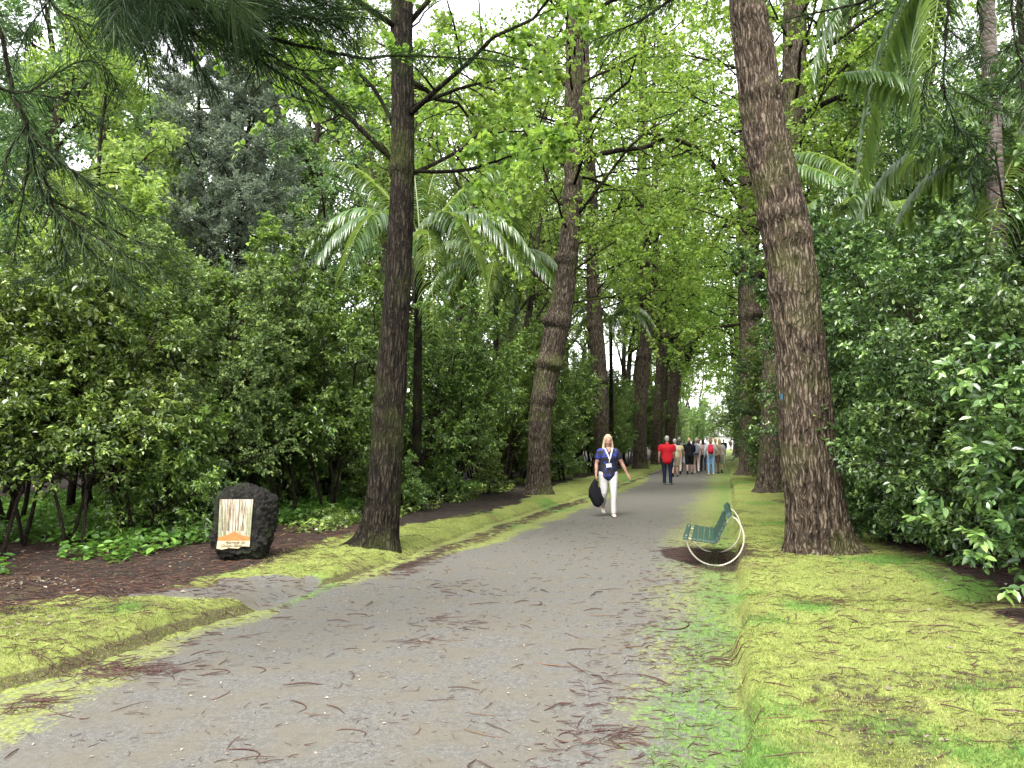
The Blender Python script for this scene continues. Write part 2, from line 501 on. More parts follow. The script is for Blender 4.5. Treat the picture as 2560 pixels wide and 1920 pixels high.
def H1(x, y):
    return float(H(np.array([x]), np.array([y]))[0])

def ground_mat():
    m, nt, out = nodes('ground_cover')
    geo = nd(nt, 'TexCoord').outputs['Object']
    moss, lit, pav, soil, yel = [attr(nt, k) for k in ('moss', 'litter', 'pave', 'soil', 'yellow')]
    n30 = noise(nt, geo, 34.0, 5, 0.65); n4 = noise(nt, geo, 3.2, 4); n90 = noise(nt, geo, 120.0, 3, 0.7)
    n12 = noise(nt, geo, 12.0, 4, 0.6)
    # worn grey paving: fine grit, pale and dark specks, faint stains
    grit = mth(nt, 'ADD', mth(nt, 'MULTIPLY', n90, 0.55), mth(nt, 'MULTIPLY', n30, 0.45))
    pc = ramp(nt, grit, [(0.36, (0.042, 0.040, 0.036)), (0.5, (0.083, 0.080, 0.074)), (0.64, (0.138, 0.133, 0.122))])
    pc = mixc(nt, ramp(nt, n4, [(0.40, 0.0), (0.60, 0.8)]), pc, (0.090, 0.081, 0.063))
    pc = mixc(nt, ramp(nt, n12, [(0.5, 0.0), (0.70, 0.4)]), pc, (0.048, 0.048, 0.045))
    speck = nd(nt, 'TexVoronoi', {'Vector': geo, 'Scale': 55.0}).outputs['Distance']
    pc = mixc(nt, ramp(nt, speck, [(0.09, 0.6), (0.14, 0.0)]), pc, (0.26, 0.25, 0.23))
    # moss: yellow-green cushions with greener and browner patches
    mc = ramp(nt, mth(nt, 'ADD', mth(nt, 'MULTIPLY', n30, 0.5), mth(nt, 'MULTIPLY', n90, 0.5)), [(0.34, (0.060, 0.070, 0.014)), (0.5, (0.140, 0.165, 0.038)), (0.64, (0.23, 0.26, 0.072))])
    mc2 = ramp(nt, n30, [(0.35, (0.045, 0.095, 0.016)), (0.65, (0.105, 0.20, 0.032))])
    mc = mixc(nt, yel, mc2, mc)
    brown = mth(nt, 'MULTIPLY', ramp(nt, noise(nt, geo, 2.1, 5, 0.65), [(0.52, 0.0), (0.68, 1.0)]), 0.6)
    mc = mixc(nt, brown, mc, (0.095, 0.078, 0.034))
    # leaf litter and bare soil
    lc = ramp(nt, mth(nt, 'ADD', mth(nt, 'MULTIPLY', n30, 0.6), mth(nt, 'MULTIPLY', n12, 0.4)), [(0.32, (0.006, 0.004, 0.003)), (0.52, (0.020, 0.0135, 0.010)), (0.7, (0.056, 0.039, 0.030))])
    sc = ramp(nt, n30, [(0.3, (0.028, 0.024, 0.009)), (0.7, (0.088, 0.078, 0.034))])
    def edge(a, amt, lo=0.42, hi=0.60):
        x = mth(nt, 'ADD', a, mth(nt, 'MULTIPLY', mth(nt, 'SUBTRACT', mth(nt, 'ADD', mth(nt, 'MULTIPLY', n12, 0.5), mth(nt, 'MULTIPLY', n30, 0.5)), 0.5), amt))
        return ramp(nt, x, [(lo, 0.0), (hi, 1.0)])
    c = mixc(nt, edge(moss, 1.7, 0.36, 0.66), lc, mc)
    c = mixc(nt, edge(lit, 1.2), c, lc)
    c = mixc(nt, edge(soil, 1.5), c, sc)
    pk = edge(pav, 0.9)
    pmoss = mth(nt, 'MULTIPLY', edge(moss, 2.0, 0.40, 0.72), 0.92)
    pcm = mixc(nt, pmoss, pc, mc)
    pcm = mixc(nt, edge(lit, 1.6), pcm, lc)
    c = mixc(nt, pk, c, pcm)
    bh = mth(nt, 'ADD', mth(nt, 'MULTIPLY', n30, 0.7), mth(nt, 'MULTIPLY', n90, 0.35))
    bp = nd(nt, 'Bump', {'Height': bh, 'Strength': mth(nt, 'ADD', mth(nt, 'MULTIPLY', pk, -0.55), 0.9), 'Distance': 0.02})
    b = nd(nt, 'BsdfPrincipled', {'Base Color': c, 'Roughness': 0.85, 'Specular IOR Level': 0.25, 'Normal': bp.outputs[0]})
    nt.links.new(b.outputs[0], out.inputs[0])
    return m

def build_ground():
    v = [-8.0, -5, -3, -1.5]
    x = -0.6
    while x < 230: v.append(x); x += max(0.022, 0.0062 * x)
    v = np.array(v + [400., 900.])
    fine = np.concatenate([np.arange(-9.5, -6.4, 0.08), np.arange(-6.4, -2.9, 0.03), np.arange(-2.9, -1.6, 0.06), np.arange(-1.6, 2.0, 0.03), np.arange(2.0, 6.0, 0.06)])
    lo = -9.5 - np.cumsum(0.15 * 1.09 ** np.arange(85)); hi = 6.0 + np.cumsum(0.12 * 1.09 ** np.arange(88))
    u = np.concatenate([lo[::-1], fine, hi])
    U, Vv = np.meshgrid(u, v)
    X, Y = xy_of(U, Vv)
    Z = H(X, Y)
    kl, kr, ol, orr, ml, mr = lines(Vv); orr = orr + .3
    nz = fbm(X * 1.7, Y * 1.7, 6.0, 4) - .5
    ap = apron(X, Y)
    on_path = (U < kr) & (U > kl)
    pave = np.maximum(sst(-0.06, 0.04, U - kl + nz * .1) * sst(-0.06, 0.02, kr - U), ap)
    # moss on paved ground creeps in from both sides; verges are moss up to the outer lines
    m_r = sst(-0.55, 0.30, U - mr + nz * 0.9) * (U < kr) * (0.50 + 0.25 * sst(0, 0.9, U - mr))
    m_l = sst(0.28, -0.16, U - ml + nz * 0.5) * (U > kl) * (0.64 + .11 * sst(7, 9, Vv))
    verge = np.where(U <= kl, sst(0.25, -0.2, (ol - U) + nz * 1.2), np.where(U >= kr, sst(0.35, -0.25, (U - orr) + nz * 1.1), 0))
    moss = np.where(on_path, np.maximum(m_r, m_l), verge)
    moss = np.where((Vv > 6.0) & (Vv < 8.6) & (U < kl + 0.1), moss * (1 - 0.8 * ap), moss)
    bx, by = G(1775, 1393)[:2]
    bd = np.hypot((X - bx) / 0.62, (Y - by) / 1.15)
    litter = sst(1.05, 0.7, bd + nz) * 1.0
    bx2, by2 = G(262, 1680)[:2]
    litter = np.maximum(litter, .45 * sst(1.1, 0.3, np.hypot((X - bx2) / 0.5, (Y - by2) / 0.28) + nz))
    litter = np.maximum(litter, np.where(~on_path, 1 - sst(0.3, 0.6, verge), 0))
    strip = np.exp(-((U - kl - 0.25) / 0.22) ** 2) * sst(7.5, 9, Vv) * (U > kl)
    litter = np.maximum(litter, strip * (0.35 + 0.9 * (fbm(X * 2.3, Y * 2.3, 15.0, 3) - .3)))
    litter = np.maximum(litter, sst(0.62, 0.74, fbm(X * 1.1, Y * 1.1, 21.0, 4)) * 0.5 * (U > kr))
    face = np.exp(-((U - kl + 0.05) / 0.09) ** 2)
    g = np.exp(-((Vv - 7.2) / 1.0) ** 2)
    soil = np.clip(face * (0.50 + 0.75 * g) + 0.62 * np.exp(-((U - kl + 0.02) / 0.13) ** 2) * sst(8.5, 6, Vv), 0, 1) * (U < kl + .2)
    soil = np.maximum(soil, 0.9 * np.exp(-((U + 4.05) / 0.33) ** 2) * np.exp(-((Vv - 7.3) / 0.8) ** 2))
    soil = np.maximum(soil, 0.75 * np.exp(-((U - kr) / 0.04) ** 2) * sst(.35, .6, fbm(Vv * 1.5, 4.0, 7.0, 3) + .12))
    soil = np.maximum(soil, (U < kl - .15) * sst(9, 7, Vv) * .46 * sst(.4, .62, fbm(X * 2.2, Y * 2.2, 14.0, 4)))
    soil = soil * (1 - 0.55 * ap)
    yellow = sst(0.38, 0.54, fbm(X * 0.9, Y * 0.9, 12.0, 3) + 0.08 * (U < 1.2) - .02 * (U < -4) + 0.055) * (1 - 0.75 * sst(0.25, -0.25, np.abs(U - kr + 0.22) - 0.12) * (U < kr))
    nv, nu = U.shape
    idx = np.arange(nv * nu).reshape(nv, nu)
    Q = np.stack([idx[:-1, :-1], idx[:-1, 1:], idx[1:, 1:], idx[1:, :-1]], -1).reshape(-1, 4)
    V = np.stack([X, Y, Z], -1).reshape(-1, 3)
    at = dict(moss=moss, litter=litter, pave=pave, soil=soil, yellow=yellow)
    cu = ((U[:-1, :-1] + U[1:, 1:]) / 2).ravel(); cv = ((Vv[:-1, :-1] + Vv[1:, 1:]) / 2).ravel()
    akl, akr, aol, aor, _, _ = lines(cv)
    reg = np.where((cu > akl) & (cu < akr), 0, np.where((cu <= akl) & (cu > aol), 1, np.where((cu >= akr) & (cu < aor), 2, 3)))
    gm = ground_mat()
    for k, nm in ((0, 'path'), (1, 'moss_verge'), (2, 'moss_verge'), (3, 'forest_floor')):
        q = Q[reg == k]
        used, inv = np.unique(q, return_inverse=True)
        me = mesh_from(nm, V[used], inv.reshape(-1, 4), None, gm, True, None, {a: np.asarray(b, float).ravel()[used] for a, b in at.items()})
        tag(link(nm, me), kind='structure')
build_ground()

def cover_blades():
    """short moss shoots and grass blades on the verges close to the camera"""
    rng = rs(41)
    n = 430000
    v = 2.6 + (15.0 - 2.6) * rng.rand(n) ** 1.7
    u = -6.2 + 9.6 * rng.rand(n)
    X, Y = xy_of(u, v)
    kl, kr, ol, orr, ml, mr = lines(v)
    nz = fbm(X * 1.7, Y * 1.7, 6.0, 3) - .5
    on = ((u < kl - 0.0) & (u > ol - nz * .6)) | ((u > kr) & (u < orr - nz * .8)) | ((u > kr - 0.45) & (u < kr) & (rng.rand(n) < 0.35))
    on &= (apron(X, Y) < 0.3) & (np.abs(X / Y) < 0.75)
    X, Y, u, v = X[on], Y[on], u[on], v[on]; kr = kr[on]
    n = len(X)
    yel = sst(0.38, 0.54, fbm(X * 0.9, Y * 0.9, 12.0, 3) + 0.08 * (u < 1.2) + 0.055)
    green = rng.rand(n) > yel * 0.97 + 0.02
    green |= (u > kr - 0.4) & (u < kr)
    Z = H(X, Y) - 0.002
    C = np.stack([X, Y, Z], 1)
    for nm, sel, L, W, mat, lab in (('moss_shoots', ~green, 0.016, 0.16, M['moss_leaf'], None), ('grass_blades', green, 0.032, 0.055, M['grass_leaf'], None)):
        c = C[sel]; k = len(c)
        D = nrm(rng.randn(k, 3) * [0.6, 0.6, 0.3] + [0, 0, 1.0])
        Ls = L * (0.6 + 0.8 * rng.rand(k))
        VV, QQ, per = leaves(rng, c, D, nrm(rng.randn(k, 3)), Ls, W, 0.1, 0.2, True)
        pa = fbm(c[:, 0] * 6, c[:, 1] * 6, 3.0, 3)
        tag(link(nm, foliage_mesh(nm, VV, QQ, rng.rand(k), np.clip(pa * 1.4 - .2 + rng.randn(k) * .08, 0, 1), mat)), kind='stuff')
cover_blades()
# ------------------------------------------------------------------ avenue trees (ginkgos) with modelled bark
def trunk_mesh(name, path, rings, sides, mat, seed, amp=0.014, burls=(), flare=0.5, buttress=()):
    """path rows (x, y, z, r) relative to the tree's base; ridged bark is real relief"""
    c = resample(path, rings)
    k = len(c)
    ctr, r = c[:, :3], c[:, 3]
    tg = nrm(np.gradient(ctr, axis=0))
    a = nrm(np.cross(tg, np.array([0, 1.0, 0]))); b = np.cross(tg, a)
    th = np.arange(sides) / sides * 2 * np.pi
    TH_, Zi = np.meshgrid(th, np.arange(k))
    R = r[:, None] * np.ones_like(TH_)
    z = c[:, 2][:, None] + 0 * TH_
    q = seed * 3.7
    cx, cy = np.cos(TH_), np.sin(TH_)
    # flare and root lobes
    lob = fbm(cx * 1.3 + q, cy * 1.3, 2.0, 2)
    lobes_ = 0.55 + 1.1 * lob
    R = R * (1 + flare * np.exp(-np.maximum(z, 0) / 0.22) * lobes_)
    for bd, ba in buttress:
        R = R * (1 + ba * np.exp(-np.maximum(z, 0) / 0.17) * np.maximum(0, np.cos(TH_ - bd)) ** 3)
    R = R * (1 + 0.10 * (fbm(cx * 1.1 + q, cy * 1.1, z * 0.9, 2) - .5))
    for bz, bt, ba, bw in burls:
        f = np.exp(-((z - bz) / bw) ** 2)
        ang = 0.55 + 0.45 * np.cos(TH_ - bt)
        lump = 0.55 + 0.9 * fbm(cx * 2.4 + bz, cy * 2.4, z * 6, 3)
        R = R + ba * .8 * f * ang * lump
        R = R - ba * 0.25 * np.exp(-((z - bz + bw * 1.35) / (bw * 0.4)) ** 2) * ang
    wx = fbm(cx * 3 + q, cy * 3, z * 2.0, 2) * 1.2
    fr = np.maximum(r[:, None], 0.1)
    n1 = vnoise(cx * fr * 24 + q + wx, cy * fr * 24 + wx, z * 4.6)
    n2 = vnoise(cx * fr * 50 + q + wx, cy * fr * 50, z * 11 + 5)
    ridge = 1 - np.abs(2 * n1 - 1); ridge = ridge * 0.7 + 0.3 * (1 - np.abs(2 * n2 - 1))
    R = R + amp * 2.0 * (ridge - 0.55) * (1 + np.exp(-np.maximum(z, 0) / 0.5))
    V = ctr[:, None] + R[..., None] * (a[:, None] * cx[..., None] + b[:, None] * cy[..., None])
    i = np.arange(k - 1)[:, None] * sides; j = np.arange(sides)[None]; j2 = (j + 1) % sides
    Q = np.stack([i + j, i + j2, i + sides + j2, i + sides + j], -1).reshape(-1, 4)
    return mesh_from(name, V.reshape(-1, 3), Q, None, mat, True, None, {'ridge': ridge.ravel()})

def at_px(px, Y):
    """ground spot seen in column px (2212 px view) at depth Y"""
    p = PK(px, 1000, Y); return p[0], p[1]

def pix_path(rows, Y, base, zscale=1.0):
    """rows (px, py, width in px) in the 2212 px view, bottom first, at depth Y -> path relative to base"""
    out = []
    for px, py, w in rows:
        p = PK(px, py, Y)
        out.append((p[0] - base[0], p[1] - base[1], p[2] - base[2], w * K * Y / F / 2 * (0.84 if Y > 28 else 0.95)))
    return out

def extend(path, ztop, rtop, drift=0.02, seed=0):
    rng = rs(seed)
    x, y, z, r = path[-1]
    n = max(2, int((ztop - z) / 2.5))
    for i in range(1, n + 1):
        t = i / n
        path.append((x + drift * (ztop - z) * t + rng.randn() * .06, y + rng.randn() * .08, z + (ztop - z) * t, r * (1 - t) + rtop * t))
    return path

# crowns shared by several trees
def ginkgo_crown(seed, z0=4.6, z1=17.0, n1=26, reach=(1.9, 4.6), leaf=0.075, n3=5, nl=26, simple=False, path=None):
    rng = rs(seed)
    n = n1
    zz = z0 + (z1 - z0) * (np.arange(n) + rng.rand(n)) / n
    az = np.arange(n) * 2.4 + rng.rand(n)
    el = np.radians(rng.uniform(5, 50, n))
    D = np.stack([np.cos(az) * np.cos(el), np.sin(az) * np.cos(el), np.sin(el)], 1)
    P0 = np.stack([np.cos(az) * .12, np.sin(az) * .12, zz], 1)
    if path is not None:
        pa = np.array(path); P0[:, 0] += np.interp(zz, pa[:, 2], pa[:, 0]); P0[:, 1] += np.interp(zz, pa[:, 2], pa[:, 1])
    f = (zz - z0) / (z1 - z0)
    L = (reach[0] + (reach[1] - reach[0]) * np.sin(np.pi * np.clip(0.12 + 0.8 * f, 0, 1))) * rng.uniform(.75, 1.15, n)
    c1 = curves(P0, D, L, np.tile([0, 0, -0.12], (n, 1)), 7, rng, 0.03)
    r1 = (0.012 + 0.008 * L)[:, None] * np.linspace(1, .25, 7)[None]
    c2, r2 = children(rng, c1, r1, 8, 0.15, 1.0, (35, 80), (0.28, 0.5), 0.55, (0, 0, -0.1), 5, flat=0.6, taper=0.45)
    c3, r3 = children(rng, c2, r2, n3, 0.2, 1.0, (35, 85), (0.4, 0.7), 0.55, (0, 0, -0.25), 4, flat=0.7, taper=0.3)
    c4, _ = children(rng, c3, r3, 1, 0.8, 1.0, (0, 30), (0.5, 0.8), 0.5, (0, 0, -.3), 4)
    lv = [twig_leaves(rng, c3, nl - 8, leaf, 0.52, 1.2, 0.5, 0.9, simple, offs=0.015, droop=0.05, fold=0.1, nodes_=3, size_var=.45),
          twig_leaves(rng, c2, 14, leaf, 0.52, 1.2, 0.5, 0.9, simple, offs=0.02, droop=0.05, fold=0.1, nodes_=4, size_var=.45),
          twig_leaves(rng, c4, 8, leaf, 0.52, 1.2, 0.5, 0.9, simple, offs=0.015, droop=0.05, fold=0.1, nodes_=3, size_var=.45)]
    V, Q, a, b = merge_leaves(lv)
    return foliage_mesh('crown', V, Q, a, b, M['ginkgo']), wood_mesh('branches', [(c1, r1, 6), (c2, r2, 4), (c3, r3, 3)], M['bark_mid'])

FARC = [ginkgo_crown(21, z0=5.8, leaf=0.11, n3=4, nl=16, simple=True, reach=(2.2, 5.4), n1=32), ginkgo_crown(22, z0=5.0, leaf=0.11, n3=4, nl=16, simple=True, reach=(2.4, 5.2), n1=32)]

def limb(name, rows, Y, base, mat, parent, sides=10, dY=0.0, leafy=True, seed=1, ext=1.2, leaf=0.075):
    """a visible branch given by (px, py, width) points in the 2212 px view, with side twigs and leaves"""
    rng = rs(seed)
    pts = []
    for i, (px, py, w) in enumerate(rows):
        y = Y + dY * i / (len(rows) - 1)
        p = PK(px, py, y); pts.append((p[0] - base[0], p[1] - base[1], p[2] - base[2], w * K * y / F / 2))
    last, prev = np.array(pts[-1]), np.array(pts[-2])
    d = (last - prev)[:3]; d = d / np.linalg.norm(d)
    pts.append(tuple(np.append(last[:3] + d * ext, last[3] * 0.3)))
    c = resample(pts, 26)
    c[:, :3] += np.cumsum(rng.randn(26, 3) * 0.012, axis=0) * (np.arange(26) / 26.0)[:, None]
    V, Q, T = tubes(c[None, :, :3], c[None, :, 3], sides)
    g = Geo().add(V, Q, T)
    c2, r2 = children(rng, c[None, :, :3], c[None, :, 3], 9, 0.25, 1.0, (30, 75), (0.18, 0.36), 0.5, (0, 0, -0.08), 6, flat=0.7, taper=0.2)
    c3, r3 = children(rng, c2, r2, 6, 0.2, 1, (30, 80), (0.3, 0.6), 0.5, (0, 0, -.2), 4, flat=.7, taper=.2)
    for cc, rr, s in ((c2, r2, 5), (c3, r3, 3)):
        V, Q, T = tubes(cc, rr, s, cap=False); g.add(V, Q)
    b = g.obj(name, mat, parent)
    if leafy:
        V, Q, a, e = merge_leaves([twig_leaves(rng, c3, 16, leaf, 0.52, 1.2, .5, .9, offs=.015, droop=.05, fold=.1, nodes_=3, size_var=.45), twig_leaves(rng, c2, 8, leaf, .52, 1.2, .5, .9, offs=.05, droop=.05)])
        link('leaves', foliage_mesh('leaves', V, Q, a, e, M['ginkgo']), b)
    return b

def avenue_tree(bx, by, rows, Y, label, mat, sides, rings, seed, ztop=18, burls=(), flare=.5, amp=.014, crown=0, limbs=(), near=True, group=None, crz=0.0, cscale=1.0, drift=0.02, z0=None, n1=26, buttress=()):
    if z0 is None: z0 = 4.8 if near else 6.8
    if bx is None: bx, by = at_px(rows[0][0], Y)
    base = np.array([bx, by, H1(bx, by) - 0.05])
    t = thing('ginkgo_tree', base, label, 'tree', group)
    path = pix_path(rows, Y, base)
    if path[0][2] > 0.1:
        path = [(0, 0, -0.25, path[0][3] * 1.05)] + path
    else:
        path[0] = path[0][:2] + (-0.25,) + path[0][3:]
    z1 = min(27.0, CAM_H + 0.60 * Y + 2.0)         # crowns end a little above what can be seen
    path = extend(path, max(path[-1][2] + 1.5, z1 + 1.5), 0.05, drift, seed)
    link('trunk', trunk_mesh('trunk', path, rings, sides, mat, seed, amp, burls, flare, buttress), t)
    pa = np.array(path)
    cr = ginkgo_crown(200 + seed, z0=z0, z1=z1, nl=24, path=path, n1=max(8, int(n1 * (z1 - z0) / 12.5))) if near else ginkgo_crown(200 + seed, z0=z0, z1=z1, n1=int(3.0 * (z1 - z0)), leaf=.095, n3=4, nl=19, simple=True, path=path, reach=(2.2, 4.8))
    link('crown', cr[0], t)
    link('branches', cr[1], t)
    for i, (lr, dY) in enumerate(limbs):
        limb('limb', lr, Y, base, mat, t, dY=dY, seed=seed * 10 + i)
    return t

# left row
b = G(928, 1368, 0.12)
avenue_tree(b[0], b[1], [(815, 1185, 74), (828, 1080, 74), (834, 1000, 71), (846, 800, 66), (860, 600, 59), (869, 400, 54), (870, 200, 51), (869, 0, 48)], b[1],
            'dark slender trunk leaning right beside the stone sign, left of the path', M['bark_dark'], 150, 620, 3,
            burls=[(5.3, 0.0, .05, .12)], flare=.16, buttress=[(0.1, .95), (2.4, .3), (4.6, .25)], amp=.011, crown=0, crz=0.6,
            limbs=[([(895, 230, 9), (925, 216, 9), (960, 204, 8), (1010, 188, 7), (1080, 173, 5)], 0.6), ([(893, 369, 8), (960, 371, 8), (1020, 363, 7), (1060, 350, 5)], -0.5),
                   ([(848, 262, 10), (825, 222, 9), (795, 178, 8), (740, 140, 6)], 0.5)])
b = G(1348, 1236, 0.13)
avenue_tree(b[0], b[1], [(1163, 1070, 52), (1165, 950, 51), (1172, 860, 52), (1190, 770, 54), (1207, 690, 55), (1222, 600, 46), (1232, 500, 43), (1238, 400, 41), (1238, 250, 39), (1240, 120, 37), (1240, 0, 33)], b[1],
            'brown trunk leaning right with bulging burls, behind the woman in the blue blouse', M['bark_mid'], 110, 560, 4,
            burls=[(4.75, 0.3, .16, .16), (3.6, 1.6, .12, .16), (2.7, 3.0, .09, .2), (6.5, 0.2, .12, .14), (8.2, .9, .07, .12), (9.1, 2, .06, .1), (10.3, .5, .06, .12)], flare=.25, buttress=[(0.3, .35), (3.3, .3), (1.7, .2)], amp=.014, crown=1, crz=2.0,
            limbs=[([(1262, 355, 12), (1285, 337, 12), (1330, 326, 11), (1400, 318, 9), (1455, 288, 7)], -1.0), ([(1224, 190, 12), (1205, 150, 11), (1170, 110, 9), (1135, 88, 7)], 1.0),
                   ([(1222, 360, 8), (1180, 320, 7), (1120, 262, 5)], 1.0), ([(1248, 45, 12), (1290, 18, 10), (1360, -15, 8)], 0.5)])
avenue_tree(None, None, [(1301, 960, 39), (1298, 880, 38), (1294, 790, 38), (1286, 700, 38), (1281, 600, 33), (1279, 500, 31), (1277, 400, 29), (1270, 300, 27), (1262, 100, 25)], xy_of(-4.9, 32.6)[1],
            'lichen spotted trunk with a mossy ring, rising from shrubs behind the walking woman', M['bark_mid'], 90, 420, 5,
            burls=[(4.05, 1.0, .15, .14), (7.8, 2.5, .12, .2), (6.4, 0.2, .08, .15)], flare=.3, crown=0, near=False, crz=1.0,
            limbs=[([(1272, 500, 6), (1305, 470, 5), (1350, 440, 4)], .5)])
avenue_tree(None, None, [(1383, 960, 34), (1384, 870, 34), (1392, 780, 33), (1397, 700, 32), (1391, 600, 30), (1386, 500, 27), (1386, 400, 25), (1388, 250, 22), (1389, 120, 20)], xy_of(-4.9, 41.0)[1],
            'straight trunk with a yellow moss ring, fourth of the left row', M['bark_mid'], 80, 360, 6,
            burls=[(8.0, 1.0, .2, .2), (11.0, 2, .16, .2), (6, .2, .1, .2)], flare=.3, crown=1, near=False, crz=2.2, ztop=20,
            limbs=[([(1380, 640, 10), (1350, 600, 8), (1325, 540, 6), (1315, 470, 5)], 1.0), ([(1395, 590, 9), (1415, 520, 8), (1440, 470, 6)], 1.0)])
avenue_tree(None, None, [(1419, 960, 27), (1422, 880, 27), (1428, 790, 27), (1432, 720, 28), (1424, 640, 25), (1418, 560, 22), (1412, 450, 18)], xy_of(-4.9, 49.0)[1],
            'trunk stacked with three swollen mossy collars, fifth of the left row', M['bark_mid'], 80, 320, 7,
            burls=[(8.1, 1.0, .25, .22), (10.4, 2, .22, .25), (12.0, .2, .2, .22)], flare=.3, crown=0, near=False, crz=3.2, ztop=19)
# the forked tree further on
fb = xy_of(-4.6, 57.0)
avenue_tree(None, None, [(1446, 965, 27), (1450, 890, 27), (1457, 820, 28), (1462, 790, 30)], fb[1],
            'stout trunk that forks into two upswept limbs over the path', M['bark_mid'], 72, 300, 8, burls=[(7.6, 1, .25, .3)], flare=.3, crown=1, near=False, crz=4.0, ztop=12,
            limbs=[([(1462, 800, 20), (1485, 770, 19), (1499, 735, 18), (1497, 690, 15), (1493, 600, 14), (1496, 520, 12), (1500, 430, 9)], 0.5),
                   ([(1458, 805, 16), (1440, 760, 16), (1435, 700, 14), (1430, 620, 12)], 1.0), ([(1480, 760, 9), (1520, 720, 8), (1560, 702, 6)], 0.0)])
rngT = rs(5)
for i, v in enumerate((66, 76, 88)):
    w = 0.6 + .12 * rngT.rand()
    x, y = xy_of(-4.7 + .3 * rngT.randn(), v)
    o = H1(x, y)
    base = np.array([x, y, o - .05])
    t = thing('ginkgo_tree', base, 'distant trunk of the left row, beyond the forked tree', 'tree', 'distant trees of the left row')
    path = [(0, 0, -.2, w / 2)] + [(.25 * math.sin(z * .4 + i) * z / 8, .1 * rngT.randn(), z, w / 2 * (1 - z / 22)) for z in (2.5, 5, 7.5, 10, 13, 16, 18)]
    link('trunk', trunk_mesh('trunk', path, 160, 40, M['bark_mid'], 30 + i, .015, [(6 + rngT.rand() * 3, rngT.rand() * 6, .18, .2)]), t)
    cr = FARC[i % 2]
    link('crown', cr[0], t, None, (0, 0, i * 1.3)); link('branches', cr[1], t, None, (0, 0, i * 1.3))

# right row
b = G(2045, 1388, 0.13)
avenue_tree(b[0], b[1], [(1768, 1190, 134), (1762, 1100, 124), (1748, 1000, 119), (1741, 900, 115), (1733, 800, 110), (1722, 700, 107), (1712, 600, 106), (1700, 520, 104), (1677, 400, 101), (1653, 300, 95), (1640, 200, 90), (1628, 100, 87), (1612, 0, 74)], b[1],
            'huge deeply furrowed brown trunk leaning left beside the green bench', M['bark_near'], 240, 900, 2,
            burls=[(4.35, 1.0, .05, .10), (4.05, 2.6, .04, .12), (5.95, 2.9, .05, .12), (3.4, 0.5, .03, .15), (7.0, 3.0, .04, .1)], flare=.12, buttress=[(3.1, .62), (0.4, .10), (2.2, .3), (4.2, .2)], amp=.017, crown=1, crz=4.4, ztop=19, drift=-.03, z0=8.6, n1=20)
b = G(1936, 1230, 0.15)
avenue_tree(b[0], b[1], [(1668, 1060, 62), (1668, 980, 56), (1672, 860, 54), (1678, 720, 54), (1690, 560, 52), (1702, 440, 50), (1712, 300, 50), (1716, 150, 52), (1717, 0, 50)], b[1],
            'grey brown trunk half hidden behind the huge trunk on the right', M['bark_mid'], 110, 480, 9,
            burls=[(3.2, 3, .12, .25), (9, 2, .12, .2), (10.6, .3, .1, .2)], flare=.6, crown=0, near=False, crz=5.2,
            limbs=[([(1728, 255, 13), (1765, 232, 12), (1810, 210, 11), (1878, 184, 9)], -1.5), ([(1738, 92, 12), (1790, 66, 11), (1850, 32, 9), (1900, 5, 7)], -1.5),
                   ([(1730, 205, 8), (1775, 180, 8), (1805, 160, 6)], -1)])
b = G(1870, 1188, 0.15)
avenue_tree(b[0], b[1], [(1617, 1028, 52), (1619, 960, 46), (1617, 860, 46), (1620, 760, 48), (1617, 660, 52), (1618, 590, 54), (1616, 520, 48), (1614, 450, 44), (1612, 350, 36), (1610, 200, 30)], b[1],
            'dark mossy trunk with thick collars, third of the right row', M['bark_mid'], 100, 420, 10,
            burls=[(8.7, 1, .25, .3), (6.9, 2.6, .2, .25), (4.8, .3, .16, .3), (10.6, 1.5, .2, .25)], flare=.22, buttress=[(0.2, .4), (3, .3)], crown=1, near=False, crz=.4,
            limbs=[([(1606, 445, 15), (1580, 405, 14), (1545, 362, 12), (1505, 322, 11), (1450, 300, 9), (1390, 285, 7)], -2.0),
                   ([(1640, 600, 18), (1655, 575, 14), (1672, 560, 10)], 0.5), ([(1600, 700, 7), (1570, 705, 7), (1545, 708, 6), (1510, 730, 5)], -1)])
for i, v in enumerate((47, 57, 69, 82, 95)):
    w = 0.75
    x, y = xy_of(1.35 + .2 * rngT.randn(), v)
    base = np.array([x, y, H1(x, y) - .05])
    t = thing('ginkgo_tree', base, 'distant trunk of the right row, seen past the dark mossy trunk', 'tree', 'distant trees of the right row')
    path = [(0, 0, -.2, w / 2)] + [(-.2 * math.sin(z * .4 + i) * z / 8, .1 * rngT.randn(), z, w / 2 * (1 - z / 22)) for z in (2.5, 5, 7.5, 10, 13, 16, 18)]
    link('trunk', trunk_mesh('trunk', path, 160, 40, M['bark_mid'], 50 + i, .015, [(5 + rngT.rand() * 3, rngT.rand() * 6, .18, .2)]), t)
    cr = FARC[(i + 1) % 2]
    link('crown', cr[0], t, None, (0, 0, i * 1.7 + 1)); link('branches', cr[1], t, None, (0, 0, i * 1.7 + 1))

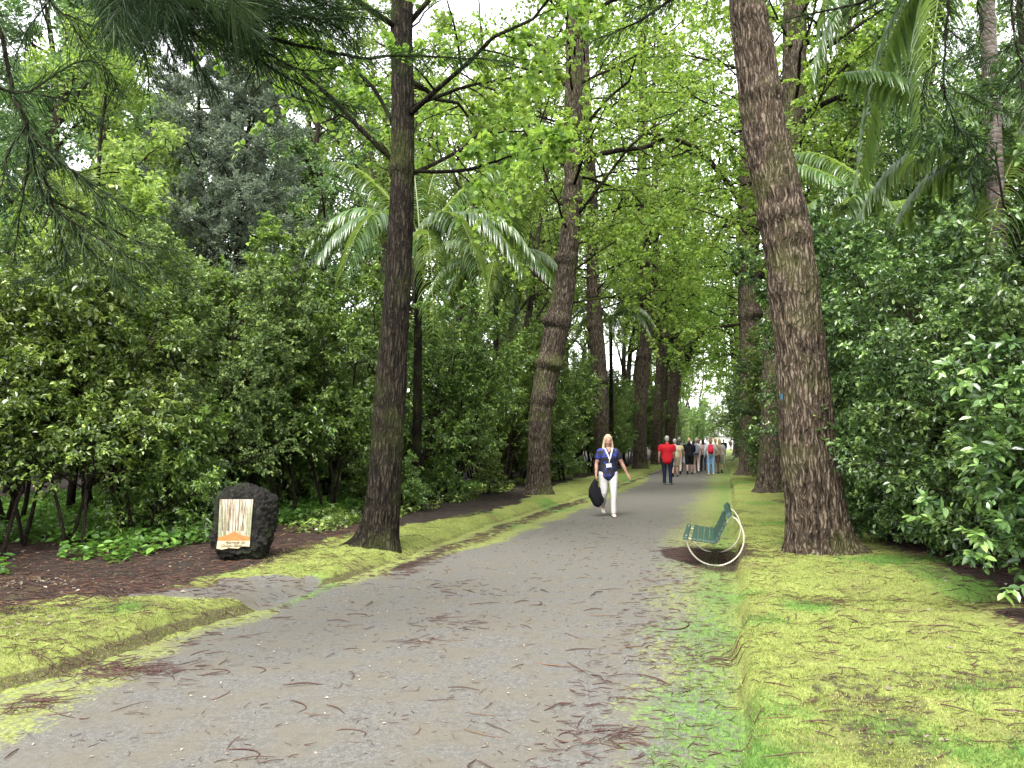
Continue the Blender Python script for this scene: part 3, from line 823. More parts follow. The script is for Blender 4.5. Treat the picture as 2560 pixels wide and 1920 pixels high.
# ------------------------------------------------------------------ shrubs
def shrub_meshes(seed, h, spread, mat, leaf, W, nst=3, n1=11, n2=8, n3=4, nl=9, bare=0.22, simple=False, flat=.55):
    rng = rs(seed)
    az = rng.rand(nst) * 6.28
    D = nrm(np.stack([np.cos(az) * .22, np.sin(az) * .22, np.ones(nst)], 1))
    c0 = curves(rng.randn(nst, 3) * [.12, .12, 0], D, h * rng.uniform(.8, 1.0, nst), np.stack([np.cos(az), np.sin(az), 0 * az], 1) * .12, 12, rng, .025)
    r0 = (0.0055 * h + .006) * np.ones(nst)[:, None] * np.linspace(1, .25, 12)[None]
    c1, r1 = children(rng, c0, r0, n1, bare, 1.0, (45, 85), (.8, 1.15), .6, (0, 0, .08), 7, up=.15, taper=.55, Labs=spread, wig=.05)
    c2, r2 = children(rng, c1, r1, n2, .18, 1.0, (30, 70), (.35, .6), .55, (0, 0, .02), 5, flat=flat, taper=.4)
    c3, r3 = children(rng, c2, r2, n3, .2, 1.0, (25, 65), (.4, .7), .6, (0, 0, -.1), 4, flat=flat, taper=.3)
    lv = [twig_leaves(rng, c3, nl, leaf, W, .75, .2, .45, simple), twig_leaves(rng, c2, nl + 3, leaf, W, .75, .2, .45, simple)]
    V, Q, a, b = merge_leaves(lv)
    f = foliage_mesh('foliage', V, Q, a, b, mat)
    w = wood_mesh('stems', [(c0, r0, 8), (c1, r1, 5), (c2, r2, 3)], M['twig_wood'])
    return f, w

M['fine'] = leaf_mat('small_leaf', (0.04, 0.065, 0.025), (0.09, 0.135, 0.045), (0.16, 0.22, 0.07), (0.28, 0.34, 0.10), 0.45, 0.4, 0.35, (0.26, 0.38, 0.08), 0.04)
SH = {
    'cam': [shrub_meshes(100 + i, 5.0, 1.55, M['camellia'], .076, .26, nst=3, n1=15, n2=9, n3=5, nl=8, bare=.20) for i in range(3)],
    'fine': [shrub_meshes(110 + i, 4.8, 1.35, M['fine'], .050, .30, nst=4, n1=15, n2=10, n3=6, nl=9, bare=.15) for i in range(2)],
    'low': [shrub_meshes(120 + i, 2.2, 1.15, M['camellia'], .080, .26, nst=5, n1=8, n2=7, n3=4, nl=8, bare=.08) for i in range(2)],
    'glo': [shrub_meshes(140 + i, 5.0, 1.7, M['glossy'], .074, .27, nst=4, n1=14, n2=9, n3=5, nl=9, bare=.05) for i in range(3)],
    'glow': [shrub_meshes(160 + i, 1.5, .95, M['glossy'], .088, .27, nst=6, n1=8, n2=6, n3=4, nl=8, bare=.04) for i in range(2)],
    'bri': [shrub_meshes(180 + i, 6.0, 1.7, M['bright'], .095, .24, nst=3, n1=13, n2=8, n3=5, nl=8) for i in range(2)],
}

def shrub(kind, i, x, y, label, group=None, s=1.0, rz=0.0, name=None, cat='shrub'):
    f, w = SH[kind][i % len(SH[kind])]
    t = thing(name or 'shrub', (x, y, H1(x, y) - .03), label, cat, group, rz, s)
    link('stems', w, t); link('foliage', f, t)
    return t

rng = rs(77)
# first row on the left, placed where the photograph shows their stems
front = [(-20, 1400, 'leafy shrub at the far left edge above the brown litter', .85, 'cam'), (72, 1372, 'thin pale stemmed shrub at the left edge', .8, 'cam'), (185, 1385, 'shrub with a crooked dark stump near the left edge', .78, 'cam'),
         (318, 1356, 'small dark stemmed tree with one low side branch, left of the stone sign', .98, 'cam'), (590, 1298, 'glossy shrub directly behind the stone sign', .9, 'cam'),
         (715, 1302, 'dark stemmed shrub between the stone sign and the dark slender trunk', .95, 'cam'), (822, 1292, 'shrub whose stems show left of the dark slender trunk', .9, 'cam'),
         (1040, 1262, 'shrub with bare lower stems right of the dark slender trunk', .98, 'cam'), (1130, 1250, 'spreading shrub between the first two trunks on the left', .92, 'cam'),
         (1260, 1222, 'dense shrub close to the left of the burled leaning trunk', .98, 'cam'), (450, 1310, 'shrub behind the small dark stemmed tree', 1.0, 'cam')]
for i, (px, py, lab, s, kd) in enumerate(front):
    p = G(px, py, .1)
    shrub(kd, i, p[0], p[1], lab, None, s, rng.rand() * 6.28)
for i, v in enumerate(np.arange(11, 26, 1.7)):
    x, y = xy_of(-8.9 + rng.randn() * .4, v)
    shrub('cam' if i % 2 else 'fine', i + 1, x, y, 'leafy shrub in the second line behind the left verge', 'second line of shrubs on the left', .92 + .15 * rng.rand(), rng.rand() * 6.28)
for i, v in enumerate(np.arange(4.0, 24, 2.0)):
    x, y = xy_of(-11.5 + rng.randn() * .5, v)
    shrub(('bri', 'cam', 'fine')[i % 3], i, x, y, 'tall shrub deep in the thicket on the left', 'deep thicket shrubs on the left', .92 + .12 * rng.rand(), rng.rand() * 6.28)
for i, v in enumerate(np.arange(3.0, 26, 3.2)):
    x, y = xy_of(-14.8 + rng.randn() * .6, v)
    shrub('bri' if i % 2 else 'cam', i, x, y, 'light leaved small tree at the back of the left thicket', 'light leaved trees of the left thicket', .95 + .15 * rng.rand(), rng.rand() * 6.28, 'small_tree', 'tree')
for i, v in enumerate(np.arange(26, 60, 2.3)):
    x, y = xy_of((-6.1 if v > 35 else -6.9) + rng.randn() * .25, v)
    shrub('cam', i, x, y, 'round shrub along the left edge of the moss strip beyond the burled trunk', 'shrubs along the far left verge', .92 + .15 * rng.rand(), rng.rand() * 6.28)
for i, v in enumerate(np.arange(27, 62, 3.2)):
    x, y = xy_of(-9.6 + rng.randn() * .5, v)
    shrub('fine', i + 1, x, y, 'tall shrub behind the far left verge', 'tall shrubs behind the far left verge', 1.15 + .2 * rng.rand(), rng.rand() * 6.28)
for i, v in enumerate(np.arange(62, 135, 4.5)):
    for u in (-6.9, 4.1):
        x, y = xy_of(u + rng.randn() * .4, v)
        shrub('cam', i, x, y, 'distant round shrub lining the %s side of the far path' % ('left' if u < 0 else 'right'), 'distant shrubs lining the path', .95 + .3 * rng.rand(), rng.rand() * 6.28)
for i, (px, py) in enumerate([(1450, 1205), (1560, 1165)]):
    p = G(px, py, .1)
    shrub('low', i, p[0] - .6, p[1], 'low shrub %s' % ('just left of the walking woman' if i == 0 else 'right behind the walking woman'), None, .95, i)
for i, (u, v) in enumerate([(u, v) for u in (-19, -24, -30) for v in np.arange(2, 60, 4.5)]):
    x, y = xy_of(u + rng.randn() * .8, v + rng.randn() * .6)
    shrub('cam' if i % 2 else 'low', i, x, y, 'undergrowth shrub far back under the trees on the left', 'undergrowth far back on the left', 1.0 if i % 2 else 1.6, rng.rand() * 6.28)
for i, (u, v) in enumerate([(u, v) for u in (12, 16, 21) for v in np.arange(4, 60, 4.5)]):
    x, y = xy_of(u + rng.randn() * .8, v + rng.randn() * .6)
    shrub('glo', i, x, y, 'undergrowth shrub far back under the trees on the right', 'undergrowth far back on the right', .95, rng.rand() * 6.28)
for i, v in enumerate(np.arange(9.5, 30, 1.5)):
    x, y = xy_of(-8.2 - 1.6 * (i % 3) + rng.randn() * .3, v)
    shrub('low', i, x, y, 'waist high leafy shrub filling the foot of the left thicket', 'waist high shrubs in the left thicket', .75 + .3 * rng.rand(), rng.rand() * 6.28)
# low plants at the feet of the left shrubs
for i, (px, py) in enumerate([(640, 1300), (900, 1275), (1090, 1262), (1215, 1242), (1000, 1290)]):
    p = G(px, py, .1)
    shrub('low', i, p[0], p[1] + .3, 'low leafy shrub at the foot of the taller shrubs on the left', 'low shrubs on the left', .42 + .1 * rng.rand(), i * 2.0)
# right side wall of glossy shrubs
rr = [(2.9, 12.2), (3.2, 14.0), (3.2, 16.0), (3.0, 18.4), (2.9, 21), (4.7, 11.2), (5.6, 9.6), (6.6, 8.2), (5.0, 13.2), (5.2, 15.6), (7.8, 9.6), (7.2, 11.6), (7.4, 13.8), (9.6, 9.4), (9.3, 12), (7, 16.5), (9.5, 15.0), (11.5, 11), (5.2, 18.2), (7.6, 19.5)]
for i, (u, v) in enumerate(rr):
    x, y = xy_of(u, v)
    shrub('glo', i, x, y, 'tall dark glossy shrub in the thicket right of the huge trunk', 'glossy shrubs right of the huge trunk', .95 + .2 * rng.rand(), rng.rand() * 6.28)
for i, v in enumerate(np.arange(24, 60, 2.4)):
    x, y = xy_of(2.9 + rng.randn() * .25, v)
    shrub('glo', i, x, y, 'shrub behind the right row of trunks', 'shrubs behind the right row', .82 + .2 * rng.rand(), rng.rand() * 6.28)
    if i % 2:
        x, y = xy_of(6.5 + rng.randn() * .4, v)
        shrub('glo', i + 1, x, y, 'tall shrub far behind the right row of trunks', 'tall shrubs behind the right row', 1.3, rng.rand() * 6.28)
for i, (px, py, s, lab) in enumerate([(2195, 1380, .6, 'low glossy shrub at the right foot of the huge trunk'), (2300, 1410, .62, 'low glossy shrub spilling onto the litter right of the huge trunk'),
                                      (2440, 1445, .75, 'low glossy shrub between moss and litter at the right'), (2130, 1345, .7, 'small shrub tucked behind the huge trunk')]):
    p = G(px, py, .1)
    shrub('glow', i, p[0] + .25, p[1] + .2, lab, None, s, i * 1.7)
for i, (px, Y, s) in enumerate([(2150, 8.6, .80), (2230, 7.6, .72), (2080, 9.4, .78)]):
    x, y = at_px(px, Y)
    shrub('glo', i, x, y, ['glossy shrub in front of the ringed palm trunk', 'tall glossy shrub at the right edge behind the near shrub', 'glossy shrub left of the ringed palm trunk'][i], None, s, i * 2.1)
# the close shrub at the right edge, larger clean leaves
SH['close'] = [shrub_meshes(201, 2.3, 1.05, M['glossy'], .088, .27, nst=5, n1=9, n2=6, n3=4, nl=8, bare=.06)]
shrub('close', 0, 4.45, 6.3, 'near glossy shrub cut by the right edge of the photo', None, 1.0, 1.2)
for i, u in enumerate(np.arange(-16, 15, 2.6)):
    x, y = xy_of(u, 160 + 3 * (i % 2))
    shrub('cam', i, x, y, 'tall rounded shrub behind the white wall at the end of the path', 'tall shrubs behind the end wall', 1.5 + .3 * rng.rand(), rng.rand() * 6.28)
for i, (u, v, s) in enumerate([(-6.0, 24.5, .55), (-5.3, 34.6, .62), (-5.5, 37.5, .8), (-5.4, 44.5, .9), (-5.5, 52.0, .95), (-5.4, 60, .95), (-5.5, 70, 1), (-5.5, 82, 1)]):
    x, y = xy_of(u, v)
    shrub('cam', i, x, y, 'leafy shrub bulging over the moss strip between the left trunks', 'shrubs between the left trunks', s, i * 1.9)
for i, (u, v, s) in enumerate([(2.2, 27.5, .95), (2.0, 31.0, .85), (2.1, 38.5, 1.0), (1.8, 44.0, .8), (2.0, 52.0, 1.0), (2.0, 63, 1), (2.0, 76, 1.1), (2.2, 90, 1.1)]):
    x, y = xy_of(u, v)
    shrub('cam', i + 1, x, y, 'leafy shrub growing among the trunks of the right row', 'shrubs among the right trunks', s, i * 1.3)
for i, (u, v) in enumerate([(-6, 112), (-4.4, 128), (-8, 120), (-5, 145), (-3.4, 149), (-7, 150), (2.9, 140), (4, 149), (6, 146)]):
    x, y = xy_of(u, v)
    shrub('cam', i, x, y, 'shrub at the far end of the path beside the white wall', 'shrubs beside the end wall', 1.5, i * 1.3)
# small self-sown shrubs at the feet of the right row
for i, (px, py, s) in enumerate([(1935, 1200, .30)]):
    p = G(px, py, .1)
    shrub('low', i, p[0], p[1] + 1, 'little shrub at the foot of the trunk half hidden behind the huge one', None, s * 1.6, i)
# ------------------------------------------------------------------ tall trees of the wood behind
def tall_meshes(seed, h, mat, leaf, W, bare=.3, spread=.30, n1=18, n2=8, n3=5, nl=9, lean=.1, simple=True, cl=1.0, wood='twig_wood', nst=1, nj=.7, r=.016):
    rng = rs(seed)
    az = rng.rand(nst) * 6.28
    D = nrm(np.stack([np.cos(az) * lean, np.sin(az) * lean, np.ones(nst)], 1))
    c0 = curves(rng.randn(nst, 3) * [.2, .2, 0], D, h * rng.uniform(.85, 1, nst), np.stack([-np.cos(az), -np.sin(az), 0 * az], 1) * lean * .4, 12, rng, .012)
    r0 = r * h * np.ones(nst)[:, None] * np.linspace(1, .25, 12)[None]
    c1, r1 = children(rng, c0, r0, n1, bare, 1.0, (30, 75), (.7, 1.15), .5, (0, 0, .05), 8, up=.2, taper=.5, Labs=h * spread, wig=.035)
    c2, r2 = children(rng, c1, r1, n2, .25, 1.0, (30, 75), (.3, .55), .5, (0, 0, 0), 6, flat=.8, taper=.35)
    c3, r3 = children(rng, c2, r2, n3, .25, 1.0, (30, 75), (.35, .65), .5, (0, 0, -.1), 4, flat=.8, taper=.3)
    lv = [twig_leaves(rng, c3, nl, leaf, W, .9, .3, nj, simple, offs=leaf * .6)]
    V, Q, a, b = merge_leaves(lv)
    return foliage_mesh('crown', V, Q, a, b, mat), wood_mesh('trunk', [(c0, r0, 10), (c1, r1, 6), (c2, r2, 4)], M[wood])

TT = {
    'dark': [tall_meshes(300 + i, 16, M['forest'], .14, .27, bare=.25, n1=22, nl=13, n3=6, spread=.26) for i in range(3)],
    'pale': [tall_meshes(320 + i, 17, M['bright'], .13, .28, bare=.35, n1=13, nl=11, nst=3, lean=.22, wood='bark_grey', r=.011) for i in range(2)],
    'mid':  [tall_meshes(340 + i, 10, M['bright'], .11, .26, bare=.2, n1=22, nl=11, n3=6, spread=.27, r=.008) for i in range(2)],
}
def tall(kind, i, x, y, label, group, s=1.0, rz=0.0):
    f, w = TT[kind][i % len(TT[kind])]
    t = thing('broadleaf_tree', (x, y, H1(x, y) - .1), label, 'tree', group, rz, s)
    link('trunk', w, t); link('crown', f, t)
    return t


rng = rs(88)
spots = [('mid', 150, 15.0, 1.0, 'light yellow green tree at the left, behind the drooping conifer boughs'), ('mid', 330, 17.5, .95, 'light yellow green feathery tree left of the blue green conifer'),
         ('dark', 30, 21, 1.0, 'tall small leaved tree at the far left edge'), ('dark', 230, 24, 1.05, 'tall small leaved tree seen through the drooping boughs, upper left'),
         ('dark', 420, 27, 1.1, 'tall dark tree right behind the blue green conifer'), ('dark', 690, 22, .84, 'grey green small leaved tree between the blue green conifer and the dark slender trunk'),
         ('pale', 915, 27, 1.05, 'pale limbed tree with several stems right of the dark slender trunk'), ('pale', 820, 30, 1.1, 'pale limbed tree just left of the dark slender trunk'),
         ('pale', 1080, 31, 1.0, 'airy pale stemmed tree left of the burled trunk'), ('dark', 780, 36, 1.1, None), ('dark', 560, 34, 1.15, None), ('dark', 100, 33, 1.1, None), ('dark', 330, 38, 1.2, None),
         ('pale', 1150, 42, 1.1, None), ('dark', 1000, 46, 1.2, None), ('dark', 660, 46, 1.3, None), ('dark', 450, 48, 1.3, None), ('dark', 200, 46, 1.3, None), ('pale', 1250, 55, 1.2, None), ('pale', 1330, 58, 1.35, None), ('pale', 1440, 75, 1.6, None), ('pale', 1160, 60, 1.4, None), ('pale', 1040, 52, 1.3, None), ('pale', 1690, 72, 1.6, None),
         ('dark', 850, 58, 1.4, None), ('dark', -120, 26, 1.1, None), ('dark', 70, 29, 1.2, None), ('dark', 290, 31, 1.3, None), ('dark', 620, 30, 1.2, None), ('dark', -60, 42, 1.3, None), ('dark', 560, 62, 1.5, None), ('dark', 1120, 66, 1.4, None),
         ('pale', 1890, 24, 1.0, 'light green tree in the gap right of the huge trunk'), ('pale', 1800, 33, 1.05, 'light green tree behind the grey brown trunk on the right'),
         ('dark', 2060, 20, .82, 'dark tree behind the palms at the right'), ('dark', 2190, 17, .85, 'dark tree at the right edge behind the palm trunk'), ('dark', 1960, 30, 1.1, None), ('dark', 2100, 34, 1.2, None), ('dark', 1840, 46, 1.3, None),
         ('dark', 2300, 26, 1.1, None), ('dark', 1980, 50, 1.4, None), ('dark', 1760, 62, 1.4, None), ('dark', 2250, 44, 1.3, None), ('mid', 1930, 17.5, .62, 'small light green tree above the shrubs right of the huge trunk')]
for i, (k, px, Y, s, lab) in enumerate(spots):
    x, y = at_px(px, Y)
    side = 'left' if px < 1400 else 'right'
    tall(k, i, x, y, lab or 'tall background tree of the wood on the %s' % side, None if lab else 'background trees on the %s' % side, s, rng.rand() * 6.28)
# trees that close the view beyond the rows
for i, v in enumerate(np.arange(60, 112, 9)):
    for u in (-20, 17):
        x, y = xy_of(u + rng.randn(), v)
        tall('dark', i, x, y, 'tall tree of the wood beside the far avenue', 'trees beside the far avenue', 1.1 + .2 * rng.rand(), rng.rand() * 6.28)
for i, (u, v) in enumerate([(-7.5, 136), (4.5, 138), (-10, 146), (8, 148), (-6.0, 156), (3.6, 158), (-2.6, 166), (-9, 160), (10, 160), (-14, 170), (14, 170), (-1, 176), (20, 176), (-20, 176)]):
    x, y = xy_of(u, v)
    tall('mid' if i % 4 else 'pale', i, x, y, 'sunlit tree closing the far end of the avenue', 'trees closing the end of the avenue', 1.3 + .03 * i, i)

# blue green conifer
def cypress():
    rng = rs(401)
    x, y = at_px(455, 16.0)
    t = thing('conifer_tree', (x, y, H1(x, y) - .1), 'blue green feathery conifer with a blunt double top, behind the left shrubs', 'tree')
    for j, (ox, h, n) in enumerate(((-.5, 10.0, 74), (.75, 9.6, 74))):
        z = 1.2 + (h - 1.4) * (np.arange(n) / n) ** .9
        az = np.arange(n) * 2.4 + j
        el = np.radians(rng.uniform(10, 45, n))
        D = np.stack([np.cos(az) * np.cos(el), np.sin(az) * np.cos(el), np.sin(el)], 1)
        L = (.45 + 2.0 * (1 - (z / h)) ** .65) * rng.uniform(.8, 1.15, n)
        c0 = np.stack([np.linspace(0, ox, 10), .12 * np.sin(np.linspace(0, 5, 10)), np.linspace(0, h, 10)], 1)[None]
        r0 = np.linspace(.13, .02, 10)[None]
        P0 = np.stack([np.interp(z, c0[0, :, 2], c0[0, :, 0]), 0 * z, z], 1)
        c1 = curves(P0, D, L, np.tile([0, 0, -.05], (n, 1)), 6, rng, .03); r1 = .02 * np.ones(n)[:, None] * np.linspace(1, .3, 6)[None]
        c2, r2 = children(rng, c1, r1, 11, .15, 1, (25, 65), (.3, .55), .5, (0, 0, .05), 5, flat=.8, taper=.4)
        c3, r3 = children(rng, c2, r2, 8, .1, 1, (25, 55), (.35, .6), .5, (0, 0, 0), 4, flat=.9, taper=.4)
        V, Q, a, b = merge_leaves([twig_leaves(rng, c3, 22, .060, .15, .8, -.15, 1.2, True, .4, 0.0, .012, fold=.3, droop=.05)])
        link('trunk', wood_mesh('trunk', [(c0, r0, 8), (c1, r1, 4)], M['twig_wood']), t)
        link('foliage', foliage_mesh('foliage', V, Q, a, b, M['cypress']), t)
cypress()

# ------------------------------------------------------------------ palms
def frond_mesh(seed, L=2.8, arch=.9, nl=62, ll=.62, droop=.85, w=.030, lift=.9):
    """pinnate frond rising along +x and arching over; leaflets hang from both sides"""
    rng = rs(seed)
    t = np.linspace(0, 1, 22)
    x = L * (t - .12 * t * t); z = L * (lift * t - arch * 1.15 * t * t); y = .05 * np.sin(t * 3 + seed)
    c = np.stack([x, y, z], 1)
    g = Geo()
    V, Q, T = tubes(c[None], (0.020 * (1 - .85 * t))[None], 6); g.add(V, Q, T)
    nv = g.n
    LV, LQ, n = [], [], 0
    tt = np.linspace(.12, .99, nl)
    for s in (-1, 1):
        for q in tt:
            p = np.array([np.interp(q, t, c[:, k]) for k in range(3)])
            tg = nrm(np.array([np.interp(min(q + .02, 1), t, c[:, k]) - np.interp(q - .02, t, c[:, k]) for k in range(3)]))
            l = ll * (.35 + .65 * math.sin(math.pi * min(1, .12 + q * .84)) ** .7) * rng.uniform(.9, 1.08)
            d = nrm(tg * .45 + np.array([0, s, 0]) * 1.0 + np.array([0, 0, .15]) + rng.randn(3) * .07)
            k = 5; u = np.linspace(0, 1, k)[:, None]
            pts = p + d * l * (u - .35 * u * u * droop) + np.array([0, 0, -1.0]) * l * droop * u ** 2 * .9
            ww = w * np.array([.45, 1, .95, .62, .06])[:, None] * (l / ll) ** .4
            tl = nrm(np.gradient(pts, axis=0)); side = nrm(np.cross(tl, np.array([0, s * .5, 1.0]) + rng.randn(3) * .15)); nn = np.cross(side, tl)
            v = np.stack([pts - side * ww + nn * ww * .3, pts, pts + side * ww + nn * ww * .3], 1).reshape(-1, 3)
            qd = []
            for i in range(k - 1):
                b = n + i * 3
                qd += [(b, b + 1, b + 4, b + 3), (b + 1, b + 2, b + 5, b + 4)]
            LV.append(v); LQ += qd; n += k * 3
    me = mesh_from('leaflets', np.concatenate(LV), LQ, None, M['palm'], True, {'var': np.repeat(rng.rand(nl * 2), 8), 'age': np.full(nl * 16, rng.rand() * .5)})
    return g.mesh('frond', M['palm_stalk']), me

M['palm_stalk'] = plain('palm_stalk', (.12, .15, .05), .5, .4)
M['palm_bark'] = None
def palm_bark():
    m, nt, out = nodes('palm_bark')
    geo = nd(nt, 'TexCoord').outputs['Object']
    z = nd(nt, 'SeparateXYZ', {0: geo}).outputs[2]
    n = noise(nt, geo, 14, 4)
    ring = mth(nt, 'FRACT', mth(nt, 'ADD', mth(nt, 'MULTIPLY', z, 13.0), mth(nt, 'MULTIPLY', n, .9)))
    c = ramp(nt, ring, [(0.0, (.022, .015, .012)), (.18, (.075, .050, .042)), (.75, (.11, .078, .064)), (1.0, (.19, .165, .15))])
    c = mixc(nt, ramp(nt, n, [(.52, 0), (.66, .7)]), c, (.20, .19, .17))
    bp = nd(nt, 'Bump', {'Height': ring, 'Strength': .6, 'Distance': .015})
    b = nd(nt, 'BsdfPrincipled', {'Base Color': c, 'Roughness': .8, 'Normal': bp.outputs[0]})
    nt.links.new(b.outputs[0], out.inputs[0])
    return m
M['palm_bark'] = palm_bark()
FR = [frond_mesh(500, 2.8, 1.05, lift=1.15), frond_mesh(501, 2.6, 1.25, ll=.58, lift=1.1), frond_mesh(502, 2.9, .55, lift=1.3), frond_mesh(503, 2.3, 1.5, ll=.55, lift=.7)]

def palm(x, y, top, label, n=11, r=.09, s=1.0, seed=1, azs=None, lean=0.0, trunk_top=None, bark='palm_bark'):
    """crown at height top; azs = list of (azimuth, frond kind, tilt)"""
    rng = rs(seed)
    z0 = H1(x, y) - .1
    t = thing('palm_tree', (x, y, z0), label, 'palm')
    zt = top - z0
    zz = np.linspace(0, zt, 30)
    path = np.stack([lean * (zz / zt) ** 2, 0 * zz, zz, r * (1.15 - .3 * zz / zt + .35 * np.exp(-zz / .4))], 1)
    V, Q, T = tubes(path[None, :, :3], path[None, :, 3], 20)
    Geo().add(V, Q, T).obj('trunk', M[bark], t)
    if azs is None:
        azs = [(i * 2.4 + rng.rand() * .4, (0, 1, 2, 3)[i % 4], rng.uniform(-.25, .15)) for i in range(n)]
    cx = lean
    # crown shaft
    V, Q, T = tubes(np.array([[(cx, 0, zt - .55), (cx, 0, zt - .3), (cx, 0, zt), (cx, 0, zt + .25)]]), np.array([[r * .95, r * 1.05, r * .7, .03]]), 14)
    Geo().add(V, Q, T).obj('crown_shaft', M['palm_stalk'], t)
    for az, k, ti in azs:
        fo = link('frond', FR[k][0], t, (cx, 0, zt + .05), (0, ti, az), s)
        link('leaflets', FR[k][1], fo)
    return t

pa = P(1047, 615, 16.0)
PI = math.pi
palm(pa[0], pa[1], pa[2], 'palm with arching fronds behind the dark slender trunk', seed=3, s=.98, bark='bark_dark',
     azs=[(PI - .15, 0, -.05), (PI + .25, 1, .0), (PI - .5, 2, -.1), (.15, 0, 0.0), (-.3, 1, -.05), (.5, 2, -.1), (1.3, 2, -.3), (-1.3, 3, .0), (-.9, 1, .1), (-2.2, 1, .1), (2.2, 0, -.3), (1.9, 2, -.5)])
pb = P(1240, 690, 24.0)
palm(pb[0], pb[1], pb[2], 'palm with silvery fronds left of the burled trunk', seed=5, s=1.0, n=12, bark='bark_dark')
pc = P(1560, 800, 34.0)
palm(pc[0] - .6, pc[1], pc[2], 'palm whose fronds show between the third and fourth left trunks', seed=7, s=.8, n=12, bark='bark_dark')
pd = P(2462, -90, 9.6)
palm(pd[0], pd[1], pd[2], 'palm with a ringed reddish trunk at the upper right', seed=9, s=1.0, r=.105,
     azs=[(PI + .12, 0, .34), (PI - .35, 1, .15), (PI + .6, 3, .15), (PI - .9, 3, .1), (-.6, 0, 0), (.5, 2, 0), (1.5, 1, 0), (-1.6, 2, -.2), (2.5, 2, -.1)])
pe = P(2600, 440, 10.4)
palm(pe[0], pe[1], pe[2], 'lower palm with shiny fronds at the right edge, behind the ringed trunk', seed=11, s=.95, r=.09,
     azs=[(PI + .05, 2, .20), (PI + .35, 0, .0), (PI - .4, 0, .1), (-1.9, 1, -.1), (PI - .9, 1, 0), (.4, 0, 0), (1.5, 2, 0), (-.8, 1, 0), (-2.5, 3, -.1)])
pf = P(2130, 560, 15.0)
palm(pf[0] + 1.0, pf[1], pf[2], 'palm rising from the shrubs between the huge trunk and the ringed palm', seed=13, s=.95, r=.08,
     azs=[(PI, 0, .1), (PI + .4, 1, .05), (PI - .5, 2, .1), (-1.7, 3, 0), (1.2, 0, 0), (.2, 1, 0), (2.2, 2, -.1)])

# ------------------------------------------------------------------ overhanging conifers (trunks stand outside the frame)
def feather(rng, axis, r0, lat=.17, step=.009, two=True, hang=.22, nd_=True):
    """bough: a stalk and many slim needle-clad branchlets combed to both sides"""
    n = max(8, int(np.sum(np.linalg.norm(np.diff(axis, axis=0), axis=1)) / .05))
    c = resample(axis, n)
    c += np.cumsum(rng.randn(n, 3) * .004, axis=0)
    Ltot = np.sum(np.linalg.norm(np.diff(c, axis=0), axis=1))
    rad = r0 * np.linspace(1, .22, n)
    m = int(Ltot / step)
    t = np.linspace(0.02, .995, m)
    i = np.clip((t * (n - 1)).astype(int), 0, n - 2); f = (t * (n - 1) - i)[:, None]
    p = c[i] * (1 - f) + c[i + 1] * f; tg = nrm(c[i + 1] - c[i])
    LV = []
    for s in (-1, 1):
        side = nrm(np.cross(tg, np.array([0, 0, 1.0]) + rng.randn(m, 3) * .35)) * s
        d = nrm(tg * .5 + side + rng.randn(m, 3) * .10)
        l = lat * np.minimum(1, (1 - t) * 5 + .35) * rng.uniform(.75, 1.15, m)
        k = 4; u = np.linspace(0, 1, k)[None, :, None]
        q = p[:, None] + d[:, None] * l[:, None, None] * u + np.array([0, 0, -1.0]) * hang * l[:, None, None] * u ** 2 + tg[:, None] * l[:, None, None] * .25 * u ** 2
        LV.append(q)
    q = np.concatenate(LV); mm = len(q)
    tl = nrm(np.gradient(q, axis=1))
    up = np.array([0, 0, 1.0]) + rng.randn(mm, 1, 3) * .4
    sd = nrm(np.cross(tl, up)); ww = np.array([.0018, .0024, .0020, .0006])[None, :, None]
    V = np.stack([q - sd * ww, q + sd * ww], 2).reshape(-1, 3)
    b = (np.arange(mm)[:, None] * 4 + np.arange(3)[None]).reshape(-1) * 2
    Q = np.stack([b, b + 1, b + 3, b + 2], 1)
    # needles standing off every branchlet
    kk = 7
    tt = rng.rand(mm * kk); idx = np.repeat(np.arange(mm), kk)
    pp, t2 = at_t(q[idx], tt)
    D = nrm(t2 * .9 + nrm(rng.randn(mm * kk, 3)) * .8)
    NV, NQ, _ = leaves(rng, pp, D, nrm(rng.randn(mm * kk, 3)), np.full(mm * kk, .013), .06, .1, 0, True)
    return c, rad, np.concatenate([V, NV]), np.concatenate([Q, NQ + len(V)]), np.concatenate([np.repeat(rng.rand(mm), 3), rng.rand(mm * kk)]), np.concatenate([np.repeat(np.repeat(rng.rand(1), mm), 3), rng.rand(mm * kk) * .5])

def bough(name, rows, Y0, Y1, parent, base, seed, r0=.012, subs=(), lat=.17, **k):
    rng = rs(seed)
    def ax(rows, a, b):
        return np.array([PK(px, py, a + (b - a) * i / (len(rows) - 1)) for i, (px, py) in enumerate(rows)]) - base
    W, F = [], []
    axes = [(ax(rows, Y0, Y1), r0, lat)]
    for srow, a, b in subs: axes.append((ax(srow, a, b), r0 * .55, lat))
    for A, r, l in axes:
        c, rad, V, Q, a, b = feather(rng, A, r, l, **k)
        W.append((c[None], rad[None], 6)); F.append((V, Q, a, b))
    V, Q, a, b = merge_leaves(F)
    o = link(name, wood_mesh(name, W, M['twig_wood']), parent)
    link('needles', foliage_mesh('needles', V, Q, a, b, M['needle']), o)
    return o

